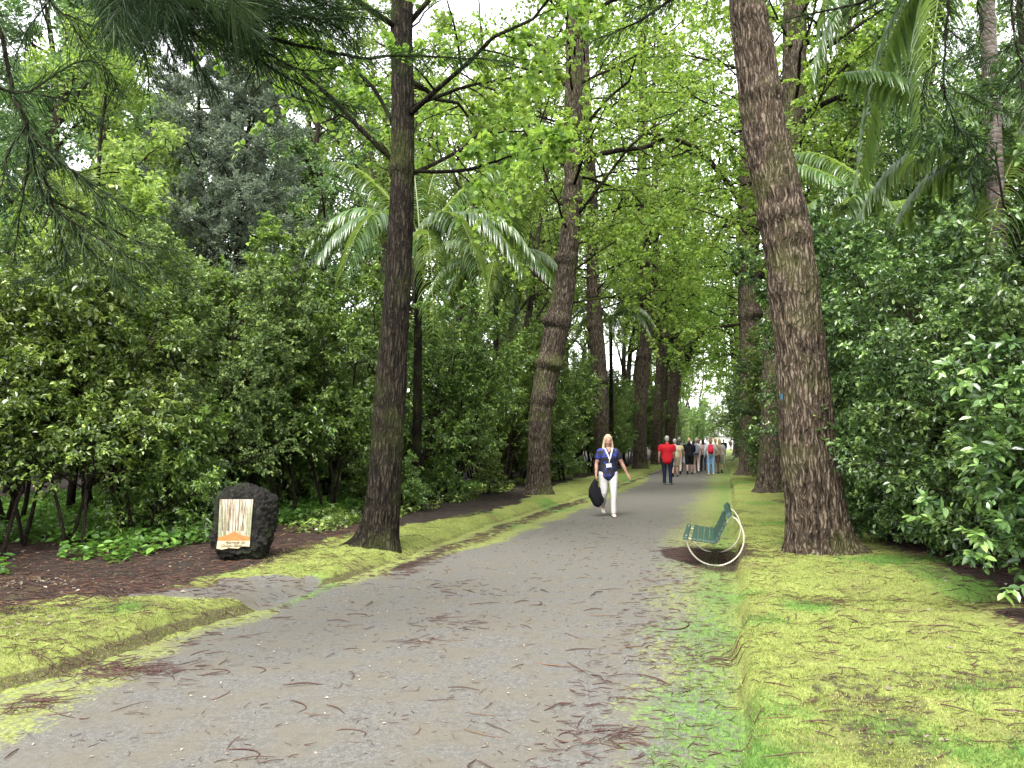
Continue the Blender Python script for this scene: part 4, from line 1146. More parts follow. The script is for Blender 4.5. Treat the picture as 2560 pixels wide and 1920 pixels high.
def big_conifer(x, y, h, label, anchors):
    base = np.array([x, y, H1(x, y) - .1])
    t = thing('conifer_tree', base, label, 'tree')
    path = [(0, 0, -.2, .30), (0, 0, 2, .25), (.05, 0, 6, .20), (0, 0, h, .03)]
    link('trunk', trunk_mesh('trunk', path, 200, 40, M['bark_mid'], 71, .01), t)
    g = Geo()
    for a in anchors:
        a = np.array(a) - base
        zz = max(a[2] + .3, 2.0)
        p0 = np.array([0, 0, zz]); mid = (p0 + a) / 2 + np.array([0, 0, .25])
        c = resample(np.array([p0, mid, a]), 14)
        V, Q, T = tubes(c[None], np.linspace(.05, .014, 14)[None], 7); g.add(V, Q, T)
    g.obj('limb', M['twig_wood'], t)
    return t, base

left_b = [
    # rows (2212 view), depth start, end, radius, side boughs
    ([(-60, -60), (0, 60), (30, 200), (62, 262), (82, 335), (108, 430), (150, 470), (210, 505), (290, 560), (360, 585)], 4.4, 4.5, .016,
     [([(62, 262), (20, 330), (0, 400), (-30, 470)], 4.4, 4.2), ([(70, 290), (45, 400), (18, 560)], 4.4, 4.4), ([(90, 370), (120, 480), (142, 560), (100, 600), (20, 610)], 4.4, 4.5),
      ([(108, 430), (200, 470), (300, 520), (400, 545)], 4.5, 4.8), ([(75, 300), (130, 350), (200, 420), (250, 500)], 4.4, 4.7), ([(82, 335), (150, 370), (260, 450), (330, 480)], 4.5, 4.9), ([(150, 470), (190, 540), (260, 600), (330, 640)], 4.5, 4.6)]),
    ([(-80, 150), (0, 190), (60, 200), (110, 165), (180, 130), (235, 155), (262, 215)], 4.0, 4.6, .010, [([(60, 200), (140, 215), (210, 260)], 4.3, 4.6)]),
    ([(60, -70), (110, 0), (160, 60), (200, 130), (215, 190)], 4.6, 4.7, .010, [([(110, 0), (60, 60), (30, 130)], 4.6, 4.6), ([(140, 30), (240, 70), (330, 90)], 4.6, 4.9)]),
    ([(150, -60), (260, -10), (380, 20), (520, 60), (600, 85), (700, 110), (790, 128), (860, 122), (960, 126), (1040, 132), (1105, 140)], 5.0, 5.4, .020,
     [([(260, -10), (290, 60), (312, 140), (318, 190)], 5.0, 5.0), ([(380, 20), (400, 90), (430, 150), (470, 200)], 5.1, 5.2), ([(330, 5), (350, 80), (380, 130)], 5.0, 5.1),
      ([(450, 40), (520, 110), (600, 160), (690, 215), (775, 242)], 5.2, 5.4), ([(420, 30), (500, 20), (600, 30), (680, 60), (740, 90)], 5.2, 5.0), ([(520, 60), (560, 100), (640, 140), (720, 150)], 5.3, 5.4),
      ([(300, 0), (340, 50), (450, 90), (520, 120)], 5.0, 5.3), ([(480, 45), (540, 80), (560, 130), (540, 180)], 5.2, 5.2)]),
    ([(380, -80), (480, -30), (560, 0), (640, 20), (720, 50), (760, 90)], 4.8, 5.2, .014, [([(480, -30), (500, 20), (560, 60)], 4.9, 5.0), ([(560, 0), (660, -10), (740, 10)], 5, 5.1)]),
    ([(200, -80), (320, -30), (420, 0), (500, 40), (560, 90)], 4.3, 4.8, .014, [([(250, -50), (240, 20), (255, 90)], 4.4, 4.5), ([(320, -30), (350, 30), (360, 70)], 4.5, 4.6)]),
]
anch = [PK(r[0][0][0], r[0][0][1], r[1]) for r in left_b]
_r = rs(61)
for src, cnt in ((3, 3), (4, 1), (5, 1)):
    for c_ in range(cnt):
        rows, a, b_, r, subs = left_b[src]
        dx, dy, dz = _r.uniform(-70, 60), _r.uniform(-45, 30), _r.uniform(-.5, .7)
        k_ = _r.uniform(.7, 1.0) if src != 3 else _r.uniform(.55, .75)
        sh = lambda q: [(rows[0][0] + (x - rows[0][0]) * k_ + dx, rows[0][1] + (y - rows[0][1]) * k_ + dy) for x, y in q]
        left_b.append((sh(rows), a + dz, b_ + dz, r * .8, [(sh(q), u_ + dz, w_ + dz) for q, u_, w_ in subs]))
t, base = big_conifer(-7.2, 4.6, 14, 'dark conifer standing left of the frame whose feathery boughs fill the upper left', anch)
for i, (rows, a, b_, r, subs) in enumerate(left_b):
    bough('bough', rows, a, b_, t, base, 600 + i, r, subs, lat=.20 if i > 2 else .17, step=.0065 if i > 2 else .009)
right_b = [
    ([(1560, -90), (1490, -30), (1440, 12), (1400, 40), (1345, 70), (1278, 98)], 4.6, 4.8, .014, [([(1490, -30), (1440, -20), (1390, 5), (1350, 30)], 4.6, 4.7)]),
    ([(1960, -80), (1900, -25), (1860, 5), (1800, 22), (1745, 32), (1690, 48)], 4.8, 5.0, .014, []),
    ([(2060, -70), (2045, 0), (2036, 130), (2034, 200), (2060, 270), (2110, 330), (2150, 380)], 4.9, 5.0, .010,
     [([(2034, 190), (2090, 210), (2160, 240), (2235, 250)], 4.9, 5.1), ([(2034, 130), (2000, 160), (1985, 240), (1992, 320)], 4.9, 5.0), ([(2060, 270), (2100, 290), (2160, 310)], 5, 5), ([(2040, 60), (2090, 110), (2140, 160)], 4.9, 5.0), ([(2110, 330), (2090, 380), (2100, 440)], 5, 5.0)]),
    ([(2190, -70), (2185, 0), (2198, 90), (2218, 150), (2222, 220), (2222, 290)], 4.5, 4.5, .010, [([(2198, 90), (2150, 120), (2110, 140)], 4.5, 4.6), ([(2218, 130), (2180, 170), (2120, 180)], 4.5, 4.6)]),
    ([(2120, -70), (2110, 20), (2120, 60), (2100, 110), (2060, 140)], 4.7, 4.8, .009, []),
]
anch = [PK(r[0][0][0], r[0][0][1], r[1]) for r in right_b]
t, base = big_conifer(5.6, 3.2, 13, 'dark conifer standing right of the frame whose hanging boughs cross the upper right', anch)
for i, (rows, a, b_, r, subs) in enumerate(right_b):
    bough('bough', rows, a, b_, t, base, 650 + i, r, subs, lat=.12)
# ------------------------------------------------------------------ forest floor plants and litter
def floor_stuff():
    rng = rs(900)
    # low leafy ground cover under the left thicket
    def patch(n, ur, vr, leaf, dens, mat, nm, hz=.22):
        u = ur[0] + (ur[1] - ur[0]) * rng.rand(n); v = vr[0] + (vr[1] - vr[0]) * rng.rand(n)
        x, y = xy_of(u, v)
        ok = fbm(x * .8, y * .8, 31.0, 3) > dens
        x, y = x[ok], y[ok]; n = len(x)
        z = H(x, y) + hz * rng.rand(n) ** 1.3
        D = nrm(rng.randn(n, 3) * [1, 1, .35] + [0, 0, .15])
        V, Q, per = leaves(rng, np.stack([x, y, z], 1), D, nrm(np.array([0, 0, 1.0]) + rng.randn(n, 3) * .4), leaf * (.6 + .8 * rng.rand(n)), .33, .1, .25, False)
        a = fbm(x * 2, y * 2, 5.0, 2)
        return tag(link(nm, foliage_mesh(nm, V, Q, np.repeat(rng.rand(n), per), np.repeat(np.clip(a * 1.3 - .1, 0, 1), per), mat)), kind='stuff')
    patch(60000, (-16, -7.0), (4, 24), .10, .40, M['ground_leaf'], 'ground_cover')
    patch(16000, (-7.2, -5.9), (10.5, 40), .07, .46, M['camellia'], 'ground_cover', .18)
    patch(14000, (2.6, 7), (8.5, 30), .08, .45, M['glossy'], 'ground_cover', .2)
floor_stuff()

M['twig'] = plain('dead_twig', (.050, .024, .018), .7, .3, var=.5, scale=9)
M['twig_tan'] = plain('dead_twig_tan', (.10, .055, .026), .7, .3, var=.4, scale=9)
M['dry_leaf'] = leaf_mat('dry_leaf', (.10, .075, .05), (.20, .17, .12), (.34, .31, .25), None, .8, .2, .15, (.4, .3, .2), 0.0)

def twig_mesh(seed, L=.22, r=.0040, curl=1.0, mat='twig'):
    rng = rs(seed)
    n = 9
    a = np.cumsum(rng.randn() * .14 * curl + rng.randn(n) * .06) if False else np.cumsum(np.full(n, rng.randn() * .10 * curl) + rng.randn(n) * .16)
    st = L / n
    x = np.cumsum(np.cos(a)) * st; y = np.cumsum(np.sin(a)) * st
    z = r + .006 * np.abs(np.sin(np.linspace(0, 3.1, n))) * rng.rand() * 2
    c = np.stack([x - x.mean(), y - y.mean(), z], 1)
    rad = r * np.array([.6, .9, 1.1, 1.15, 1.1, 1, .9, .7, .4]) * rng.uniform(.8, 1.3)
    V, Q, T = tubes(c[None], rad[None], 6)
    g = Geo().add(V, Q, T)
    return g, mat

TW = []
for i in range(10):
    g, mt = twig_mesh(910 + i, .17 + .02 * (i % 6), .0023 + .0003 * (i % 4), curl=(.4 if i % 3 else 1.8), mat='twig' if i % 4 else 'twig_tan')
    TW.append(g.mesh('fallen_twig', M[mt]))

def twigs():
    rng = rs(920)
    n = 0
    def put(x, y, rz, s, lab, grp, k=None):
        o = link('fallen_twig', TW[rng.randint(10) if k is None else k], None, (x, y, H1(x, y) + .001), (rng.randn() * .04, rng.randn() * .04, rz), s)
        tag(o, lab, 'twig', grp)
    # those that stand out in the photograph: px, py, length px, angle (image, deg), kind
    big = [(555, 1738, 113, 5), (760, 1715, 135, 3), (843, 1776, 68, -22), (575, 1860, 30, 40), (1045, 1722, 26, 60), (1095, 1752, 110, 5), (880, 1690, 60, 25), (30, 1885, 40, 60), (1500, 1540, 90, -10),
           (1700, 1568, 90, -28), (1570, 1618, 80, -14), (1490, 1485, 44, 20), (1640, 1700, 120, -15), (1560, 1690, 110, -5), (1940, 1835, 80, -30), (2480, 1820, 120, -8), (2385, 1865, 80, -35), (2110, 1735, 90, -3),
           (2200, 1720, 75, -15), (1345, 1510, 90, -10), (1385, 1665, 50, -60), (1495, 1695, 60, -35), (390, 1500, 60, 8), (250, 1530, 70, 5), (620, 1590, 110, 10), (1210, 1510, 90, 6), (925, 1510, 70, 10), (700, 1545, 60, 8), (2080, 1690, 60, -5)]
    for i, (px, py, l, ang) in enumerate(big):
        p = G(px, py)
        a = math.radians(ang)
        q = G(px + l / 2 * math.cos(a), py - l / 2 * math.sin(a)); o_ = G(px - l / 2 * math.cos(a), py + l / 2 * math.sin(a))
        d = q - o_
        L = np.linalg.norm(d)
        k = i % 10
        s = min(2.2, L / (.19 + .02 * (k % 6)))
        reg = 'on the grey path' if px < 1560 and px > 500 else 'on the moss verge'
        put(p[0], p[1], math.atan2(d[1], d[0]), s, 'long reddish brown fallen conifer twig lying %s near the camera' % reg, 'long twigs lying near the camera', k)
    def scatter(cnt, ur, vr, lab, grp, keep=lambda u, v: True, p=1.4):
        c = 0
        while c < cnt:
            v = vr[0] + (vr[1] - vr[0]) * rng.rand() ** p; u = ur[0] + (ur[1] - ur[0]) * rng.rand()
            x, y = xy_of(u, v)
            if abs(x / y) > .68 or not keep(u, v): continue
            put(x, y, -TH * .2 + rng.randn() * .75, rng.uniform(.55, 1.35), lab, grp); c += 1
    kr = lambda v: float(lines(np.array([v]))[1][0]); kl = lambda v: float(lines(np.array([v]))[0][0])
    scatter(135, (-4, -.2), (3.4, 13), 'thin brown fallen twig lying loose on the grey path', 'fallen twigs on the path', lambda u, v: u > kl(v) + .1)
    scatter(75, (.1, 3.2), (3.6, 9.5), 'thin brown fallen twig lying on the right moss verge', 'fallen twigs on the right verge', lambda u, v: u > kr(v) + .05)
    scatter(45, (-6, -4.1), (4.5, 9), 'thin brown fallen twig lying on the left moss verge', 'fallen twigs on the left verge', lambda u, v: u < kl(v) - .05)
twigs()

def litter_mass():
    """the countless small sticks and dry leaves"""
    rng = rs(930)
    def sticks(X, Y, L, r, rz, nm, mat):
        n = len(X)
        k = 5
        a = rz[:, None] + np.linspace(-1, 1, k)[None] * rng.randn(n, 1) * .5
        st = (L / k)[:, None]
        x = X[:, None] + np.cumsum(np.cos(a) * st, 1); y = Y[:, None] + np.cumsum(np.sin(a) * st, 1)
        z = H(x, y) + r[:, None] + rng.rand(n, 1) * .012
        rad = r[:, None] * np.array([.7, 1, 1, .8, .4])[None]
        V, Q, T = tubes(np.stack([x, y, z], -1), rad, 4, cap=False)
        tag(link(nm, mesh_from(nm, V, Q, None, mat)), kind='stuff')
    def zone(n, ur, vr, keep=None, p=1.3):
        v = vr[0] + (vr[1] - vr[0]) * rng.rand(n) ** p; u = ur[0] + (ur[1] - ur[0]) * rng.rand(n)
        x, y = xy_of(u, v)
        if keep is not None:
            m = keep(x, y, u, v); x, y = x[m], y[m]
        return x, y
    def add(x, y, L, r, nm, mat, sd=.8):
        n = len(x)
        sticks(x, y, L * rng.uniform(.5, 1.4, n), r * rng.uniform(.6, 1.4, n), rng.randn(n) * sd, nm, mat)
    add(*zone(9000, (-11, -5.2), (4.6, 12), lambda x, y, u, v: u < lines(v)[2] + .25 * rng.randn(len(u))), .19, .0028, 'stick_litter', M['twig'])
    add(*zone(1800, (-11, -5.2), (4.6, 12), lambda x, y, u, v: u < lines(v)[2] + .1), .16, .003, 'stick_litter', M['twig_tan'])
    add(*zone(5200, (1.9, 6), (4.6, 12), lambda x, y, u, v: u > lines(v)[3] + .2 * rng.randn(len(u))), .19, .0028, 'stick_litter', M['twig'])
    add(*zone(1500, (.1, 3.6), (4, 12)), .10, .0026, 'stick_litter', M['twig'], .6)
    add(*zone(900, (-6, -4), (4.4, 11)), .12, .0028, 'stick_litter', M['twig'], .6)
    add(*zone(900, (-3.9, -.1), (3.3, 16)), .06, .0018, 'stick_litter', M['twig'], 1.0)
    add(*zone(700, (-1.0, .0), (3.3, 10)), .10, .0025, 'stick_litter', M['twig'], .6)
    for (px, py, n, sx, sy) in ((262, 1678, 260, .33, .12), (1510, 1840, 45, .14, .10), (1775, 1393, 700, .34, .75), (1120, 1555, 34, .22, .14), (70, 1762, 70, .12, .08), (1770, 1650, 50, .14, .08), (1120, 1470, 30, .25, .25), (1030, 1605, 18, .16, .1), (2050, 1550, 50, .16, .08)):
        g = G(px, py)
        add(g[0] + rng.randn(n) * sx, g[1] + rng.randn(n) * sy, .16, .0024, 'stick_litter', M['twig'], .8)
    # debris strip along the foot of the left kerb
    v = 8.2 + 12 * rng.rand(900); u = lines(v)[0] + .12 + .35 * rng.rand(900)
    x, y = xy_of(u, v); add(x, y, .14, .0024, 'stick_litter', M['twig'], .7)
    # pale dry petals and leaf scraps
    x1, y1 = zone(1500, (-4.0, -.2), (3.2, 16)); x2, y2 = zone(900, (-9, -5), (4.5, 10)); x3, y3 = zone(420, (.2, 4.5), (4, 12))
    x4, y4 = G(90, 1480)[:2]; x4 = x4 + rng.randn(220) * .3; y4 = y4 + rng.randn(220) * .25
    x = np.concatenate([x1, x2, x3, x4]); y = np.concatenate([y1, y2, y3, y4]); n = len(x)
    C = np.stack([x, y, H(x, y) + .006], 1)
    V, Q, per = leaves(rng, C, nrm(rng.randn(n, 3) * [1, 1, .12]), nrm(np.array([0, 0, 1.]) + rng.randn(n, 3) * .3), np.concatenate([rng.uniform(.008, .028, len(x1)), rng.uniform(.02, .06, n - len(x1))]), .3, .2, .1, True)
    tag(link('dry_leaf_litter', foliage_mesh('dry_leaf_litter', V, Q, rng.rand(n), rng.rand(n), M['dry_leaf'])), kind='stuff')
litter_mass()

# ------------------------------------------------------------------ stone sign
def rock():
    c = G(601, 1421, .02)
    rng = rs(950)
    x, y = c[0] - .0, c[1] + .06
    z0 = H1(x, y) - .04
    s = thing('sign_stone', (x, y, z0), 'dark rough lava stone standing on the litter with a painted tile picture set in it', 'sign', None, 0.02)
    nu_, nv_ = 150, 110
    th = np.linspace(0, 2 * np.pi, nu_, endpoint=False); ph = np.linspace(-np.pi / 2, np.pi / 2, nv_)
    T_, Pp = np.meshgrid(th, ph)
    d = np.stack([np.cos(Pp) * np.cos(T_), np.cos(Pp) * np.sin(T_), np.sin(Pp)], -1)
    # superellipsoid with a lopsided, peaked outline
    e = 3.2
    den = (np.abs(d[..., 0] / .38) ** e + np.abs(d[..., 1] / .20) ** e + np.abs(d[..., 2] / .455) ** e) ** (1 / e)
    r = 1 / np.maximum(den, 1e-6)
    p = d * r[..., None]
    n1 = fbm(p[..., 0] * 5 + 3, p[..., 1] * 5, p[..., 2] * 7, 4) - .5
    n2 = fbm(p[..., 0] * 16 + 3, p[..., 1] * 16, p[..., 2] * 26, 3) - .5
    p = p * (1 + .36 * n1 + .26 * n2)[..., None]
    zz = p[..., 2]
    p[..., 0] += .03 * sst(-.3, .1, zz) - .03 * sst(.2, .5, zz)
    p[..., 0] *= 1 - .14 * sst(.28, .5, zz) - .12 * sst(-.2, -.45, zz)
    p[..., 2] += .02 * np.exp(-((p[..., 0] + .05) / .15) ** 2) * sst(.2, .45, zz)
    # flat recess for the tiles
    inx = sst(.27, .235, np.abs(p[..., 0] + .03)) * sst(.36, .325, np.abs(p[..., 2] + .0))
    front = p[..., 1] < 0
    p[..., 1] = np.where(front, p[..., 1] * (1 - inx) + (-.175) * inx, p[..., 1])
    p[..., 2] += .47
    idx = np.arange(nu_ * nv_).reshape(nv_, nu_); nx = np.roll(idx, -1, 1)
    Q = np.stack([idx[:-1], nx[:-1], nx[1:], idx[1:]], -1).reshape(-1, 4)
    m, nt, out = nodes('lava_stone')
    geo = nd(nt, 'TexCoord').outputs['Object']
    n = noise(nt, geo, 26, 6, .7); nb = noise(nt, geo, 5, 4)
    cc = ramp(nt, n, [(.38, (.003, .003, .003)), (.55, (.014, .013, .011)), (.72, (.045, .040, .034))])
    cc = mixc(nt, ramp(nt, nb, [(.5, 0), (.66, .65)]), cc, (.020, .028, .009))
    bp = nd(nt, 'Bump', {'Height': n, 'Strength': 1.0, 'Distance': .03})
    b = nd(nt, 'BsdfPrincipled', {'Base Color': cc, 'Roughness': .92, 'Specular IOR Level': .15, 'Normal': bp.outputs[0]})
    nt.links.new(b.outputs[0], out.inputs[0])
    link('stone', mesh_from('stone', p.reshape(-1, 3), Q, None, m), s)
    # the tile picture: x right, z up, facing the camera
    W2, Hh = .205, .295
    cx, cz, fy = -.030, .47, -.182
    def slab(name, pts, y0, dep, mat, parent):
        g = Geo(); k = len(pts)
        fr = [(a, y0 - dep, b_) for a, b_ in pts]; bk = [(a, y0, b_) for a, b_ in pts]
        V = np.array(fr + bk)
        ctr = np.array([[np.mean([a for a, _ in pts]), y0 - dep, np.mean([b_ for _, b_ in pts])]])
        V = np.concatenate([V, ctr])
        T = [(2 * k, i, (i + 1) % k) for i in range(k)]
        Qd = [(i, k + i, k + (i + 1) % k, (i + 1) % k) for i in range(k)]
        g.add(V, Qd, T)
        return g.obj(name, mat, parent, smooth=False)
    # painted woods: glazed tile with streaky trunks, procedural
    m, nt, out = nodes('painted_tiles')
    geo = nd(nt, 'TexCoord').outputs['Object']
    mp = nd(nt, 'Mapping', {'Vector': geo, 'Scale': (48, 1, 5)}).outputs[0]
    st = noise(nt, mp, 1.0, 4, .6)
    z = nd(nt, 'SeparateXYZ', {0: geo}).outputs[2]; xx = nd(nt, 'SeparateXYZ', {0: geo}).outputs[0]
    cen = mth(nt, 'ABSOLUTE', mth(nt, 'ADD', xx, .030))
    cA = ramp(nt, st, [(.38, (.10, .06, .035)), (.5, (.27, .22, .15)), (.62, (.42, .38, .31))])
    cB = ramp(nt, noise(nt, geo, 30, 3), [(.4, (.12, .15, .08)), (.6, (.20, .21, .12))])
    gfac = mth(nt, 'MULTIPLY', ramp(nt, cen, [(.06, 0.0), (.17, .75)]), ramp(nt, mth(nt, 'SUBTRACT', z, .2), [(.35, 1.0), (.55, .25)]))
    c = mixc(nt, gfac, cA, cB)
    gx = mth(nt, 'FRACT', mth(nt, 'DIVIDE', mth(nt, 'ADD', xx, .257), .1367)); gz = mth(nt, 'FRACT', mth(nt, 'DIVIDE', mth(nt, 'SUBTRACT', z, .175), .1475))
    gr = mth(nt, 'MINIMUM', gx, gz)
    c = mixc(nt, ramp(nt, gr, [(.010, 1.0), (.022, 0.0)]), c, (.25, .22, .18))
    b = nd(nt, 'BsdfPrincipled', {'Base Color': c, 'Roughness': .25, 'Specular IOR Level': .5})
    nt.links.new(b.outputs[0], out.inputs[0])
    z0_, z1_ = cz - Hh, cz + Hh
    pan = slab('tile_panel', [(cx - W2, z0_ + .05), (cx + W2 - .03, z0_ + .05), (cx + W2, z1_), (cx - W2 + .012, z1_)], fy, .018, m, s)
    M['cream'] = plain('cream_glaze', (.40, .32, .20), .35, .5, var=.12, scale=25)
    M['ochre'] = plain('ochre_glaze', (.30, .12, .028), .35, .5, var=.3, scale=40)
    M['trunk_paint'] = plain('brown_glaze', (.075, .05, .03), .4, .5)
    M['ink'] = plain('dark_lettering', (.05, .035, .02), .5, .3)
    f1 = fy - .0185
    slab('painted_path', [(cx - W2 + .002, z0_ + .10), (cx + W2 - .028, z0_ + .10), (cx + W2 - .024, z0_ + .142), (cx + .05, z0_ + .172), (cx + .005, z0_ + .212), (cx - .02, z0_ + .212), (cx - .08, z0_ + .172), (cx - W2 + .006, z0_ + .138)], f1, .002, M['ochre'], pan)
    for a in (-.13, .13):
        slab('painted_line', [(cx - .008, z0_ + .185), (cx - .012, z0_ + .182), (cx - .012 + a * .98, z0_ + .103), (cx - .006 + a, z0_ + .103)][::(1 if a > 0 else -1)], f1 - .002, .0008, M['trunk_paint'], pan)
    for xb, xt, w in ((-.085, -.065, .007), (.03, .048, .007), (.10, .072, .004), (-.03, -.045, .003), (.075, .12, .006), (-.15, -.17, .006), (-.115, -.13, .003), (.0, -.004, .003)):
        slab('painted_trunk', [(cx + xb - w, z0_ + .215), (cx + xb + w, z0_ + .215), (cx + xt + w * .6, z1_ - .006), (cx + xt - w * .6, z1_ - .006)], f1, .0012, M['trunk_paint'], pan)
    cap = slab('caption_strip', [(cx - W2 - .012, z0_ + .008), (cx - W2 + .05, z0_ - .006), (cx - .06, z0_ + .012), (cx + .04, z0_ + .006), (cx + .09, z0_ + .030), (cx + .14, z0_ + .036), (cx + W2 - .03, z0_ + .028), (cx + W2 - .026, z0_ + .0985), (cx - W2 + .0, z0_ + .0985)], fy, .0195, M['cream'], pan)
    for txt, tx, tz, sz in (('Alameda do', cx - .12, z0_ + .062, .052), ('Ginkgo Bilob', cx - .175, z0_ + .022, .052)):
        cu = bpy.data.curves.new('lettering', 'FONT'); cu.body = txt; cu.size = sz; cu.shear = .45; cu.extrude = .0006; cu.space_character = .95; cu.offset = .0006
        to = bpy.data.objects.new('lettering', cu); COL.objects.link(to)
        dg = bpy.context.evaluated_depsgraph_get()
        me = bpy.data.meshes.new_from_object(to.evaluated_get(dg))
        bpy.data.objects.remove(to); bpy.data.curves.remove(cu)
        me.materials.clear(); me.materials.append(M['ink'])
        o = link('lettering', me, cap, (tx, fy - .0202, tz), (math.pi / 2, 0, 0))
rock()

# ------------------------------------------------------------------ benches
M['bench_green'] = plain('bench_green', (.010, .036, .026), .42, .5, var=.25, scale=14, bump=.15)
M['bench_tube'] = plain('bench_tube', (.36, .34, .26), .45, .5, var=.2, scale=30)
M['bench_dark'] = plain('bench_dark', (.05, .055, .045), .5, .4)
def bench():
    t = thing('park_bench', (0, 0, 0), 'green slatted bench on curved cream tube loops beside the path', 'bench')
    # local frame: +y along the bench (away from the camera), -x towards the path
    def prof(zpx, zpy): return ((zpx - 870) * .000655, (1455 - zpy) * .000655)
    LEN = 1.62
    def slat(name, a, b_, th=.028, y0=0.0, ln=LEN):
        ax, az = prof(*a); bx, bz = prof(*b_)
        L = math.hypot(bx - ax, bz - az); an = math.atan2(bz - az, bx - ax)
        Mx = np.array([[math.cos(an), 0, -math.sin(an)], [0, 1, 0], [math.sin(an), 0, math.cos(an)]])
        g = Geo().box(((ax + bx) / 2, y0 + ln / 2, (az + bz) / 2), (L, ln, th), Mx)
        o = g.obj(name, M['bench_green'], t, smooth=False)
        md = o.modifiers.new('bevel', 'BEVEL'); md.width = .006; md.segments = 2
        return o
    for a, b_ in (((287, 915), (378, 920)), ((442, 930), (545, 945)), ((556, 946), (655, 958)), ((667, 960), (762, 970)), ((775, 972), (880, 984))):
        slat('seat_slat', a, b_)
    for a, b_ in (((893, 968), (938, 880)), ((946, 866), (988, 780)), ((994, 766), (1032, 684)), ((1040, 670), (1078, 590))):
        slat('back_slat', a, b_)
    o = slat('top_rail', (1100, 500), (1180, 420), .05)
    for y0 in (.22, 1.40):
        th = np.radians(np.linspace(183, 402, 60))
        R = .352
        ring = np.stack([.005 + R * np.cos(th), 0 * th, .352 + R * np.sin(th)], 1)
        xb, zb = prof(1165, 470)
        pts = np.concatenate([[[-.345, 0, .37]], ring, [[.215, 0, .62], [xb + .012, 0, zb]]])
        back = np.array([prof(*q) for q in ((1140, 520), (1060, 640), (985, 790), (905, 985), (880, 1010), (640, 975), (440, 950), (330, 935))])
        back = np.stack([back[:, 0] + .02, 0 * back[:, 0], back[:, 1] - .012], 1)
        for nm, c, r in (('loop_leg', pts, .0105), ('seat_frame', back, .009)):
            c = c + np.array([0, y0, 0])
            V, Q, T = tubes(c[None], np.full((1, len(c)), r), 10)
            Geo().add(V, Q, T).obj(nm, M['bench_tube'], t)
    for y0 in (.22, 1.40):
        Geo().box((.02, y0, .004), (.16, .06, .008)).obj('foot_plate', M['bench_tube'], t, smooth=False)
    return t
def copy_tree(o, parent=None):
    c = o.copy(); COL.objects.link(c); c.parent = parent
    for ch in list(o.children): copy_tree(ch, c)
    return c
bn = bench()
p = G(1776, 1413)
bx_, by_ = p[0], p[1] - .22
bn.location = (bx_, by_, H1(bx_, p[1]) + .0); bn.rotation_euler = (0, 0, -TH * .95)
b2 = copy_tree(bn)
p = G(1832, 1174); b2.location = (p[0], p[1], H1(p[0], p[1])); b2['label'] = 'distant dark looking bench on the right side of the path, beyond the walkers'

# pale wall in the bright clearing at the end
M['white_wall'] = plain('white_render', (.78, .77, .72), .8, .2, var=.05, scale=2)
M['wall_cap'] = plain('wall_cap', (.5, .47, .40), .8, .2)
x, y = xy_of(-.2, 152)
t = thing('garden_wall', (x, y, H1(x, y) - .05), 'bright white wall closing the far end of the path', 'wall', None, -TH)
Geo().box((0, 0, 1.15), (6.0, .3, 2.3)).obj('wall', M['white_wall'], t, smooth=False)
Geo().box((0, 0, 2.36), (6.2, .42, .12)).obj('coping', M['wall_cap'], t, smooth=False)

# little tags on the huge trunk
M['tag_blue'] = plain('blue_tag', (.010, .055, .08), .5, .4)
p = PK(1688, 857, 9.62)
o = Geo().box((0, 0, 0), (.03, .012, .07)).obj('tree_tag', M['tag_blue'], None, smooth=False, loc=p)
tag(o, 'tiny blue tag fixed to the left side of the huge furrowed trunk', 'tag')
# ------------------------------------------------------------------ people
def loft(chain, sides=14, lat=(1, 0, 0), sub=4):
    """closed tube through (x,y,z,a,b): half width a along lat, half depth b; rounded ends"""
    c = np.array(chain, float)
    if len(c) > 2: c = resample(c, (len(c) - 1) * sub + 1)
    pos = c[:, :3]
    tg = nrm(np.gradient(pos, axis=0))
    la = np.array(lat, float)
    A = nrm(la - tg * np.sum(tg * la, 1, keepdims=True)); B = np.cross(tg, A)
    rows = []
    def ring(p, a, b, A_, B_):
        th = np.arange(sides) / sides * 2 * np.pi
        return p + np.cos(th)[:, None] * A_ * a + np.sin(th)[:, None] * B_ * b
    for f, k in ((-1, 0),):
        m = min(c[0, 3], c[0, 4])
        for q in (1.4, .9, .45):
            rows.append(ring(pos[0] - tg[0] * m * math.sin(q) * .8, c[0, 3] * math.cos(q), c[0, 4] * math.cos(q), A[0], B[0]))
    for i in range(len(c)): rows.append(ring(pos[i], c[i, 3], c[i, 4], A[i], B[i]))
    m = min(c[-1, 3], c[-1, 4])
    for q in (.45, .9, 1.4):
        rows.append(ring(pos[-1] + tg[-1] * m * math.sin(q) * .8, c[-1, 3] * math.cos(q), c[-1, 4] * math.cos(q), A[-1], B[-1]))
    V = np.concatenate(rows); k = len(rows)
    i = np.arange(k - 1)[:, None] * sides; j = np.arange(sides)[None]; j2 = (j + 1) % sides
    Q = np.stack([i + j, i + j2, i + sides + j2, i + sides + j], -1).reshape(-1, 4)
    V = np.concatenate([V, rows[0].mean(0)[None], rows[-1].mean(0)[None]])
    a, b = k * sides, k * sides + 1
    T = [(a, (x + 1) % sides, x) for x in range(sides)] + [(b, (k - 1) * sides + x, (k - 1) * sides + (x + 1) % sides) for x in range(sides)]
    return V, Q, T

